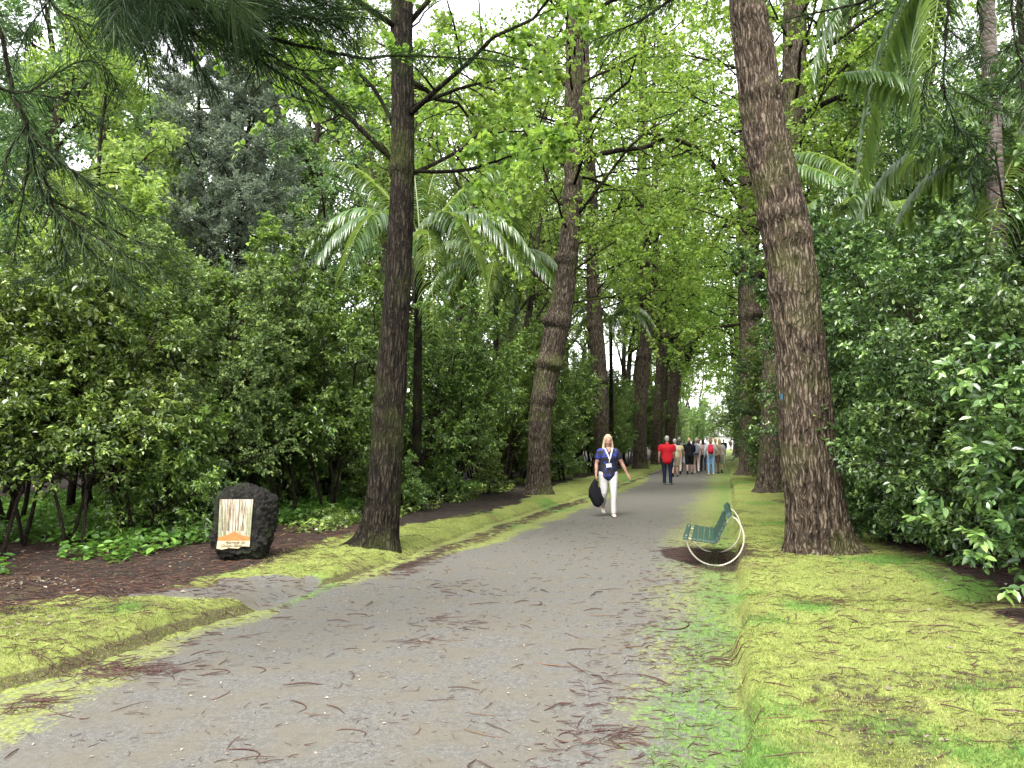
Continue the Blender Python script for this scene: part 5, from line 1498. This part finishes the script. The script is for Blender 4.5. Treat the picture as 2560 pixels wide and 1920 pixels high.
def fuse(name, lofts, voxel, mat, parent, smooth=3, noise_amp=0.0, mats=None):
    g = Geo()
    for l in lofts: g.add(*l)
    o = g.obj(name, mat)
    md = o.modifiers.new('r', 'REMESH'); md.mode = 'VOXEL'; md.voxel_size = voxel; md.use_smooth_shade = True
    if smooth:
        s = o.modifiers.new('s', 'SMOOTH'); s.iterations = smooth; s.factor = .5
    dg = bpy.context.evaluated_depsgraph_get()
    me = bpy.data.meshes.new_from_object(o.evaluated_get(dg)); me.name = name
    bpy.data.objects.remove(o)
    if noise_amp:
        n = len(me.vertices); co = np.zeros(n * 3); me.vertices.foreach_get('co', co); co = co.reshape(-1, 3)
        nn = np.zeros(n * 3); me.vertices.foreach_get('normal', nn); nn = nn.reshape(-1, 3)
        f = 1 - np.abs(2 * fbm(co[:, 0] * 9, co[:, 1] * 9, co[:, 2] * 4 + co[:, 0] * 6, 3) - 1) - .6
        co += nn * (f * noise_amp)[:, None]
        me.vertices.foreach_set('co', co.ravel())
    me.polygons.foreach_set('use_smooth', np.ones(len(me.polygons), bool))
    me.materials.clear(); me.materials.append(mat); me.update()
    return link(name, me, parent)

_pm = {}
def cloth(name, col, var=.15, rough=.85, scale=30):
    if name not in _pm: _pm[name] = plain(name, col, rough, .2, var=var, scale=scale)
    return _pm[name]
SKIN = plain('skin', (.36, .20, .145), .55, .4, var=.06)

def hand(wrist, d, palm_n, side, open_=.25, s=1.0, spread=.12):
    """wrist point, direction of the fingers, palm normal, +1/-1 side of the thumb"""
    w = np.array(wrist, float); d = nrm(np.array(d, float)); n = nrm(np.array(palm_n, float)); n = nrm(n - d * np.dot(n, d)); l = np.cross(d, n)
    out = [loft([tuple(w) + (.026 * s, .019 * s), tuple(w + d * .03 * s) + (.034 * s, .016 * s), tuple(w + d * .085 * s) + (.041 * s, .014 * s)], lat=l, sides=12)]
    for i, (o, L) in enumerate(((-.030, .062), (-.010, .074), (.010, .070), (.030, .054))):
        b = w + d * .082 * s + l * o * s
        f1 = nrm(d + l * o * 3 * spread * 8 * .5 + n * open_ * .6); f2 = nrm(d + l * o * 2 + n * open_ * 2.2)
        p1 = b + f1 * L * .5 * s; p2 = p1 + f2 * L * .5 * s
        out.append(loft([tuple(b - d * .01) + (.0085 * s, .0085 * s), tuple(p1) + (.008 * s, .008 * s), tuple(p2) + (.0065 * s, .0065 * s)], lat=l, sides=8, sub=3))
    b = w + d * .025 * s + l * side * .030 * s
    t1 = nrm(d * .75 + l * side * .65 + n * .3)
    out.append(loft([tuple(b) + (.012 * s, .012 * s), tuple(b + t1 * .032 * s) + (.010 * s, .010 * s), tuple(b + t1 * .05 * s + d * .014 * s) + (.0075 * s, .0075 * s)], lat=l, sides=8, sub=3))
    return out

def person(x, y, height, heading, label, top, bottom, hair, legs, arms, shoes, build=1.0, sleeves='short', bottom_kind='trousers', hair_kind='short', top_len=.92, voxel=.012, female=False, group=None, blouse=False, skin=None, hood=False, head_turn=0.0, z=None):
    """local frame: +y forward, +x to the person's right, designed for a height of 1.70 m.
    legs / arms: dicts for 'R','L' with knee/ankle and elbow/wrist points"""
    skin = skin or SKIN
    t = thing('person', (x, y, H1(x, y) if z is None else z), label, 'person', group, heading, height / 1.70)
    B = build
    sh = (.185 if not female else .165) * B; hp = .095
    L = []
    # torso, neck, head
    L.append(loft([(0, 0, .86, .150 * B, .110 * B), (0, .0, .95, .165 * B, .118 * B), (0, 0.0, 1.08, .138 * B, .102 * B), (0, 0, 1.22, .158 * B, .115 * B), (0, 0, 1.33, .155 * B, .105 * B), (0, 0, 1.42, .10, .075), (0, 0.0, 1.46, .056, .056), (0, .012, 1.53, .052, .055)]))
    L.append(loft([(0, .030, 1.495, .040, .036), (0, .026, 1.53, .060, .072), (0, .016, 1.58, .071, .090), (0, .008, 1.63, .074, .093), (0, .004, 1.665, .060, .076)], sides=18))
    L.append(loft([(0, .100, 1.612, .008, .008), (0, .113, 1.590, .011, .012), (0, .112, 1.580, .013, .008)], sides=8))        # nose
    L.append(loft([(-.018, .098, 1.553, .006, .006), (0, .105, 1.552, .007, .006), (.018, .098, 1.553, .006, .006)], lat=(0, 0, 1), sides=8))   # lips
    for s in (-1, 1):
        L.append(loft([(s * .074, .008, 1.575, .006, .012), (s * .078, .004, 1.60, .006, .016), (s * .075, .002, 1.62, .006, .012)], sides=8))
    tops, bots = [], []
    bx = .018
    tops.append(loft([(0, -.0, top_len, .180 * B, .138 * B), (0, 0, 1.0, .176 * B, .133 * B), (0, 0, 1.12, .165 * B, .125 * B), (0, 0.008, 1.24, .180 * B, .135 * B), (0, 0, 1.34, .168 * B, .118 * B), (0, -.004, 1.40, .125, .088), (0, -.004, 1.435, .075, .070)]))
    if female: tops.append(loft([(-.07, .075, 1.24, .07, .07), (.07, .075, 1.24, .07, .07)], lat=(0, 0, 1), sides=12))
    for k, s in (('R', 1), ('L', -1)):
        hip = np.array([s * hp * B, 0, .90]); kn = np.array(legs[k][0], float); an = np.array(legs[k][1], float)
        kn[0] *= s; an[0] *= s
        bn = B ** .5; q_ = .82 if bottom_kind == 'trousers' else 1.0
        L.append(loft([tuple(hip) + (.085 * B, .088 * B), tuple(hip * .55 + kn * .45) + (.074 * bn * q_, .076 * bn * q_), tuple(kn) + (.052 * bn * q_, .054 * bn * q_), tuple(kn * .65 + an * .35 + np.array([0, -.012, 0])) + (.050 * bn * q_, .056 * bn * q_), tuple(an) + (.034, .036)]))
        fd = np.array(legs[k][2], float); fd = nrm(fd)             # foot direction
        heel = an + np.array([0, 0, -.045]) - fd * .045
        toe = an + np.array([0, 0, -.055]) + fd * .15
        if fd[2] > -.3: toe[2] = heel[2] = min(.03 + max(0, an[2] - .085), .6) if fd[2] > -.1 else heel[2]
        if fd[2] < -.1: toe = an + fd * .17 + np.array([0, 0, -.03]); heel = an + np.array([0, -.05, -.03])
        L.append(loft([tuple(an + np.array([0, 0, -.02])) + (.033, .036), tuple((heel + toe) / 2 + np.array([0, 0, .018])) + (.035, .030), tuple(toe) + (.034, .018)]))
        sb = fuse('shoe', [loft([tuple(heel + np.array([0, 0, .004])) + (.036, .036), tuple(heel * .5 + toe * .5 + np.array([0, 0, .006])) + (.042, .034), tuple(toe) + (.042, .024)]),
                           loft([tuple(an + np.array([0, 0, -.01])) + (.042, .046), tuple(an + np.array([0, 0, -.045])) + (.042, .05)])], voxel * .8, shoes, t, 1)
        if bottom_kind == 'trousers':
            w = 1.18
            bots.append(loft([tuple(hip) + (.098 * B, .105 * B), tuple(hip * .55 + kn * .45) + (.088 * bn, .090 * bn), tuple(kn) + (.064 * bn, .070 * bn), tuple(kn * .5 + an * .5) + (.056 * bn, .062 * bn), tuple(an + np.array([0, 0, .0])) + (.050 * bn, .056 * bn)]))
        else:
            bots.append(loft([tuple(hip) + (.100 * B, .108 * B), tuple(hip * .5 + kn * .5) + (.098 * bn, .100 * bn), tuple(hip * .12 + kn * .88) + (.094 * bn, .096 * bn)]))
        shp = np.array([s * sh, 0, 1.375]); el = np.array(arms[k][0], float); wr = np.array(arms[k][1], float)
        el[0] *= s; wr[0] *= s
        ab = B ** .6
        L.append(loft([tuple(shp * .8 + np.array([0, 0, .27])) + (.052, .052), tuple(shp + np.array([s * .012, 0, -.02])) + (.055 * ab, .055 * ab), tuple(shp * .45 + el * .55) + (.046 * ab, .048 * ab), tuple(el) + (.037 * ab, .038 * ab), tuple(el * .7 + wr * .3) + (.038 * ab, .038 * ab), tuple(wr) + (.024, .022)], lat=(0, 1, 0)))
        hd = nrm(wr - el) if len(arms[k]) < 3 else nrm(np.array(arms[k][2], float) * [s, 1, 1])
        L += hand(wr, hd, (-s, 0, 0) if len(arms[k]) < 4 else np.array(arms[k][3], float) * [s, 1, 1], 1 if s > 0 else 1, .35 if len(arms[k]) < 5 else arms[k][4])
        if sleeves == 'long':
            tops.append(loft([tuple(shp * .72 + np.array([0, 0, .385])) + (.052, .055), tuple(shp + np.array([s * .006, 0, -.02])) + (.062 * ab, .066 * ab), tuple(el) + (.052 * ab, .054 * ab), tuple(wr + (el - wr) * .08) + (.042, .042)], lat=(0, 1, 0)))
        elif sleeves == 'short':
            e = .62 if not female else .52
            tops.append(loft([tuple(shp * .72 + np.array([0, 0, .385])) + (.050, .055), tuple(shp + np.array([s * .004, 0, -.02])) + (.060 * ab, .066 * ab), tuple(shp * (1 - e) + el * e + np.array([s * .006, 0, 0])) + (.060 * ab, .064 * ab)], lat=(0, 1, 0)))
    body = fuse('body', L, voxel * .62, skin, t, 2)
    bots.append(loft([(0, 0, .84, .150 * B, .112 * B), (0, 0, .92, .165 * B, .120 * B), (0, 0, 1.0, .150 * B, .108 * B)]))
    fuse('trousers' if bottom_kind == 'trousers' else 'shorts', bots, voxel, bottom, t, 2, .012)
    if hood: tops.append(loft([(0, -.07, 1.40, .10, .06), (0, -.10, 1.46, .095, .05), (0, -.085, 1.52, .06, .03)]))
    fuse('jacket' if sleeves == 'long' else 'shirt', tops, voxel, top, t, 2, .012)
    # hair
    if hair is not None:
        hl = []
        hl.append(loft([(0, -.030, 1.575, .070, .062), (0, -.022, 1.63, .081, .088), (0, -.008, 1.675, .074, .088), (0, -.005, 1.70, .045, .055)], sides=18))
        hl.append(loft([(0, .05, 1.672, .055, .03), (0, .0, 1.70, .06, .035)], lat=(1, 0, 0), sides=12))
        if hair_kind == 'long':
            for s in (-1, 1):
                hl.append(loft([(s * .055, -.0, 1.66, .03, .055), (s * .080, -.01, 1.58, .024, .055), (s * .094, -.015, 1.48, .028, .045), (s * .105, .0, 1.39, .026, .035), (s * .115, .01, 1.33, .015, .018)], sides=12))
            hl.append(loft([(0, -.06, 1.66, .07, .045), (0, -.085, 1.56, .085, .04), (0, -.09, 1.45, .095, .035), (0, -.095, 1.36, .085, .022)], sides=14))
            for s in (-1, 1): hl.append(loft([(s * .012, .070, 1.690, .022, .022), (s * .045, .068, 1.665, .022, .022), (s * .068, .045, 1.62, .014, .03)], sides=10))
        if hair_kind == 'bob':
            hl.append(loft([(0, -.05, 1.66, .078, .05), (0, -.06, 1.56, .095, .055), (0, -.06, 1.47, .085, .045)], sides=14))
        fuse('hair', hl, .009, hair, t, 2, .006)
    # eyes and brows
    if female and hair_kind == 'long':
        for s in (-1, 1):
            Geo().add(*loft([(s * .026, .096, 1.607, .007, .0045), (s * .036, .091, 1.607, .006, .004)], lat=(0, 0, 1), sides=8)).obj('eye', cloth('eye_dark', (.05, .035, .03)), t)
            Geo().add(*loft([(s * .018, .098, 1.625, .003, .003), (s * .042, .088, 1.626, .003, .003)], lat=(0, 0, 1), sides=6)).obj('eyebrow', cloth('brow', (.30, .20, .12)), t)
        Geo().add(*loft([(-.020, .105, 1.553, .006, .005), (0, .112, 1.552, .007, .005), (.020, .105, 1.553, .006, .005)], lat=(0, 0, 1), sides=8)).obj('lips', cloth('lips', (.42, .14, .12)), t)
    return t

DOWN = {'R': [(.235, -.02, 1.11), (.25, .02, .87)], 'L': [(.235, -.02, 1.11), (.25, .02, .87)]}
def walk(a=.16, lead='R'):
    """one foot flat in front, the other pushing off"""
    f = [(.10, a * .8, .49), (.095, a, .085), (0, 1, 0)]
    r = [(.095, -.02, .47), (.09, -a * 1.5, .17), (0, .75, -.65)]
    return {'R': f, 'L': r} if lead == 'R' else {'R': r, 'L': f}
STAND = {'R': [(.105, .02, .48), (.11, .0, .085), (.15, 1, 0)], 'L': [(.105, .03, .48), (.11, .02, .085), (-.1, 1, 0)]}

# the woman walking towards the camera
m, nt, out = nodes('blue_black_blouse')
geo = nd(nt, 'TexCoord').outputs['Object']
n = noise(nt, geo, 9, 3, .6)
c = ramp(nt, n, [(.48, (.004, .004, .010)), (.54, (.006, .009, .05)), (.60, (.018, .026, .26)), (.68, (.035, .06, .34))])
b_ = nd(nt, 'BsdfPrincipled', {'Base Color': c, 'Roughness': .7}); nt.links.new(b_.outputs[0], out.inputs[0])
BLOUSE = m
p = G(1527, 1291)
WX, WY = p[0] - .04, p[1] + .04
wz = H1(WX, WY)
woman = person(WX, WY, 1.68, math.pi + .06, 'woman with long blonde hair in a blue and black blouse and white trousers walking towards the camera', BLOUSE, cloth('white_trousers', (.42, .40, .39), .08), plain('blonde_hair', (.46, .36, .22), .5, .5, var=.2, scale=60),
       {'L': [(.085, .13, .49), (.075, .17, .085), (.05, 1, 0)], 'R': [(.10, .02, .47), (.08, -.26, .22), (0, .7, -.7)]},
       {'R': [(.245, -.03, 1.10), (.265, .02, .87), (.05, .1, -1), (-1, .1, 0), 1.0], 'L': [(.30, -.03, 1.12), (.405, -.02, .90), (.55, .15, -.85), (-.5, -.6, -.4), .12]},
       cloth('cream_shoe', (.55, .50, .44)), build=1.07, sleeves='short', hair_kind='long', female=True, top_len=.85, voxel=.010, z=wz)
woman['label'] = 'woman with long blonde hair, blue and black blouse, walking towards the camera'
LANY = cloth('white_lanyard', (.5, .5, .5), .04)
for s in (-1, 1):
    Geo().add(*loft([(s * .075, .040, 1.44, .016, .006), (s * .055, .125, 1.36, .017, .006), (s * .022, .165, 1.26, .015, .005), (.0, .172, 1.19, .010, .005)], sides=8)).obj('collar', LANY, woman)
Geo().add(*loft([(0, .174, 1.21, .010, .004), (.008, .168, 1.13, .009, .004)], sides=8)).obj('lanyard', LANY, woman)
badge = Geo().box((0, 0, 0), (.115, .008, .08)).obj('name_badge', LANY, woman, smooth=False, loc=(.018, .172, 1.075), rot=(0, .12, 0))
Geo().add(*loft([(0, .105, 1.45, .055, .01), (0, .128, 1.36, .022, .008)], sides=10)).obj('neckline', SKIN, woman)

def black_bag(x, y, z):
    t = thing('carry_bag', (x, y, z), 'black jacket bundle or soft bag hanging from the blonde woman\'s hand', 'bag')
    rng = rs(3)
    L = [loft([(0, 0, .58, .02, .02), (-.02, 0, .50, .055, .04), (-.045, 0, .40, .085, .055), (-.05, 0, .28, .12, .07), (-.01, 0, .16, .115, .07), (.03, 0, .04, .085, .05), (.04, 0, .0, .05, .03)]),
         loft([(-.06, 0, .34, .05, .04), (-.13, 0, .24, .04, .03), (-.15, 0, .19, .02, .015)]),
         loft([(.03, .0, .36, .05, .04), (.10, .0, .18, .04, .035), (.12, .0, .08, .025, .02)])]
    fuse('bundle', L, .009, cloth('black_cloth', (.004, .004, .006), .3), t, 2, .02)
    return t
hw = woman.matrix_basis @ Vector((.27, .03, .80))
black_bag(hw.x + .01, hw.y, hw.z - .575)

# the group walking away along the path
def back(px, py, height, label, *a, off=0.0, turn=0.0, **k):
    """feet at source pixel (px, py), back to the camera"""
    g = G(px, py)
    return person(g[0], g[1], height, -TH + turn, label, *a, **k)
HG = plain('grey_hair', (.32, .31, .30), .7, .3, var=.2, scale=50); HD = plain('dark_hair', (.035, .025, .02), .6, .4); HB = plain('brown_hair', (.26, .15, .08), .6, .4, var=.3, scale=50); HL = plain('light_hair', (.45, .33, .18), .6, .4, var=.3)
BLK = cloth('black_shoe', (.02, .02, .022)); WSH = cloth('white_shoe', (.65, .65, .63))
VX = .016
red = back(1669, 1212, 1.74, 'man in a red shirt and dark blue jeans walking away, nearest of the group', cloth('red_shirt', (.38, .010, .018)), cloth('dark_jeans', (.008, .016, .035)), HG, STAND,
     {'R': [(.25, .02, 1.12), (.24, .12, .93)], 'L': [(.27, .0, 1.12), (.29, .05, .90)]}, cloth('dark_trainer', (.10, .10, .12)), build=1.2, top_len=.84, voxel=VX)
back(1688, 1192, 1.66, 'grey haired walker almost hidden behind the man in red', cloth('beige_top', (.42, .36, .28)), cloth('tan_shorts', (.32, .26, .19)), HG, walk(.14, 'R'), DOWN, BLK, voxel=VX, bottom_kind='shorts')
back(1697, 1186, 1.63, 'dark haired walker in a yellow top and khaki trousers, right of the man in red', cloth('yellow_top', (.50, .38, .14)), cloth('khaki', (.34, .29, .22)), HD, walk(.16, 'L'),
     {'R': [(.25, .05, 1.15), (.30, .14, 1.0)], 'L': DOWN['L']}, BLK, voxel=VX, hair_kind='bob', female=True)
g3 = back(1699, 1180, 1.76, 'grey haired man in a grey green shirt and dark trousers', cloth('grey_green', (.13, .17, .15)), cloth('charcoal', (.04, .045, .06)), HG, walk(.18, 'R'), {'R': [(.26, .0, 1.10), (.30, .06, .86)], 'L': DOWN['L']}, BLK, build=1.1, voxel=VX)
back(1724, 1186, 1.70, 'walker in a black hooded jacket and black shorts', cloth('black_jacket', (.007, .007, .010)), cloth('black_shorts', (.005, .005, .006)), HL, walk(.12, 'R'),
     {'R': [(.24, .05, 1.12), (.17, .15, 1.08)], 'L': [(.24, .05, 1.12), (.17, .15, 1.08)]}, BLK, build=1.15, sleeves='long', bottom_kind='shorts', hood=True, voxel=VX)
p5 = back(1742, 1183, 1.70, 'grey haired walker in a white shirt with a grey backpack', cloth('white_shirt', (.42, .42, .43)), cloth('dusty_pink', (.42, .32, .28)), HG, walk(.12, 'L'), {'R': [(.25, .02, 1.12), (.24, .12, .97)], 'L': DOWN['L']}, WSH, voxel=VX)
back(1748, 1179, 1.68, 'walker in a salmon top and black trousers', cloth('salmon_top', (.50, .28, .22)), cloth('black_trousers', (.015, .015, .02)), HB, walk(.12, 'R'), DOWN, BLK, voxel=VX, female=True)
p7 = back(1759, 1176, 1.66, 'dark haired walker in a white top carrying a blue checked bag', cloth('white_top', (.42, .42, .43)), cloth('navy_trousers', (.03, .035, .06)), HD, walk(.14, 'L'), DOWN, BLK, voxel=VX, female=True, hair_kind='bob')
p8 = back(1778, 1186, 1.74, 'long haired walker in a white long sleeved top and pale jeans with a red backpack', cloth('white_jumper', (.42, .42, .43)), cloth('pale_jeans', (.20, .33, .50)), HB, STAND,
     {'R': [(.25, .04, 1.12), (.22, .16, 1.02)], 'L': [(.26, .0, 1.12), (.28, .04, .88)]}, WSH, sleeves='long', voxel=VX, female=True, hair_kind='bob')
back(1790, 1183, 1.70, 'fair haired walker in brown trousers squeezed between the red backpack and the white shirt', cloth('tan_top', (.36, .26, .16)), cloth('brown_trousers', (.12, .07, .05)), HL, STAND, DOWN, BLK, voxel=VX)
back(1800, 1182, 1.68, 'blonde walker in a white shirt and grey green shorts on the right of the group', cloth('white_blouse', (.42, .42, .43)), cloth('grey_shorts', (.24, .25, .20)), HL, walk(.12, 'L'),
     {'R': [(.27, .02, 1.12), (.26, .1, .93)], 'L': DOWN['L']}, BLK, bottom_kind='shorts', sleeves='long', voxel=VX, female=True, hair_kind='bob', build=1.1)
back(1810, 1146, 1.76, 'walker in a black jacket far ahead of the group', cloth('black_jacket', (.007, .007, .010)), cloth('beige_trousers', (.34, .30, .25)), HD, walk(.14, 'R'), DOWN, BLK, voxel=.02, sleeves='long', build=1.1)
back(1827, 1128, 1.72, 'lone dark figure farthest away on the path', cloth('dark_coat', (.05, .055, .05)), cloth('dark_bottoms', (.04, .035, .035)), HD, walk(.14, 'L'), DOWN, BLK, voxel=.02, sleeves='long')

def backpack(owner, col, label, w=.13, h=.20, z=1.20):
    Mw = owner.matrix_basis
    q = Mw @ Vector((0, -.19, z))
    t = thing('backpack', q, label, 'backpack', None, owner.rotation_euler.z)
    fuse('pack', [loft([(0, 0, -h, w, .06), (0, -.02, -h * .3, w * 1.05, .085), (0, 0, h * .8, w * .8, .06)]), loft([(0, -.09, -h * .75, w * .7, .03), (0, -.09, -h * .1, w * .7, .03)])], .012, col, t, 2)
    Geo().add(*loft([(-.03, .03, h, .012, .01), (0, .02, h * 1.25, .012, .01), (.03, .03, h, .012, .01)], sides=8)).obj('grab_handle', cloth('strap', (.03, .03, .035)), t)
    for s in (-1, 1):
        Geo().add(*loft([(s * .09, .07, h * .7, .02, .008), (s * .10, .16, h * .95, .02, .008), (s * .11, .25, h * .55, .02, .008)], sides=8)).obj('shoulder_strap', cloth('strap', (.03, .03, .035)), t)
backpack(p8, cloth('red_pack', (.50, .02, .05)), 'red backpack worn by the walker in pale jeans')
backpack(p5, cloth('grey_pack', (.16, .17, .22)), 'grey backpack worn by the walker in the white shirt', .14, .23, 1.17)

def tote(owner, at, col, label, w=.16, h=.30, stripe=None):
    q = owner.matrix_basis @ Vector(at)
    t = thing('tote_bag', (q.x, q.y, q.z - h - .12), label, 'bag', None, owner.rotation_euler.z)
    fuse('bag', [loft([(0, 0, .02, w, .05), (0, 0, h * .5, w * 1.05, .07), (0, 0, h, w * .9, .03)])], .014, col, t, 1, .01)
    Geo().add(*loft([(-w * .5, 0, h, .008, .008), (0, 0, h + .15, .008, .008), (w * .5, 0, h, .008, .008)], lat=(0, 1, 0), sides=8)).obj('handle', cloth('strap', (.03, .03, .035)), t)
    if stripe: Geo().add(*loft([(0, 0, h * .42, w * 1.08, .074), (0, 0, h * .5, w * 1.08, .074)])).obj('stripe', stripe, t)
tote(g3, (.31, .08, .85), cloth('lilac_bag', (.45, .43, .55)), 'pale lilac carrier bag held by the man in the grey green shirt')
tote(p7, (.27, .05, .80), cloth('blue_check_bag', (.30, .42, .62), .4, scale=60), 'blue and white bag carried by the dark haired walker in the white top', .2, .32, cloth('blue_stripe', (.05, .18, .45)))

# ------------------------------------------------------------------ labels: single out the members of each row of look-alikes
ORD = ['nearest', 'second', 'third', 'fourth', 'fifth', 'sixth', 'seventh', 'eighth', 'ninth', 'tenth', 'eleventh', 'twelfth', 'thirteenth', 'fourteenth', 'fifteenth',
       'sixteenth', 'seventeenth', 'eighteenth', 'nineteenth', 'twentieth']
def order_labels():
    rows = {}
    for o in scene.objects:
        if o.parent is None and o.get('group') and o.get('category') != 'twig':
            rows.setdefault(o['label'], []).append(o)
    for lab, obs in rows.items():
        if len(obs) < 2 or len(obs) > 20: continue
        obs.sort(key=lambda o: o.location.x ** 2 + o.location.y ** 2)
        for i, o in enumerate(obs):
            o['label'] = (ORD[i] + (' ' if i == 0 else ' nearest ') + lab)
order_labels()
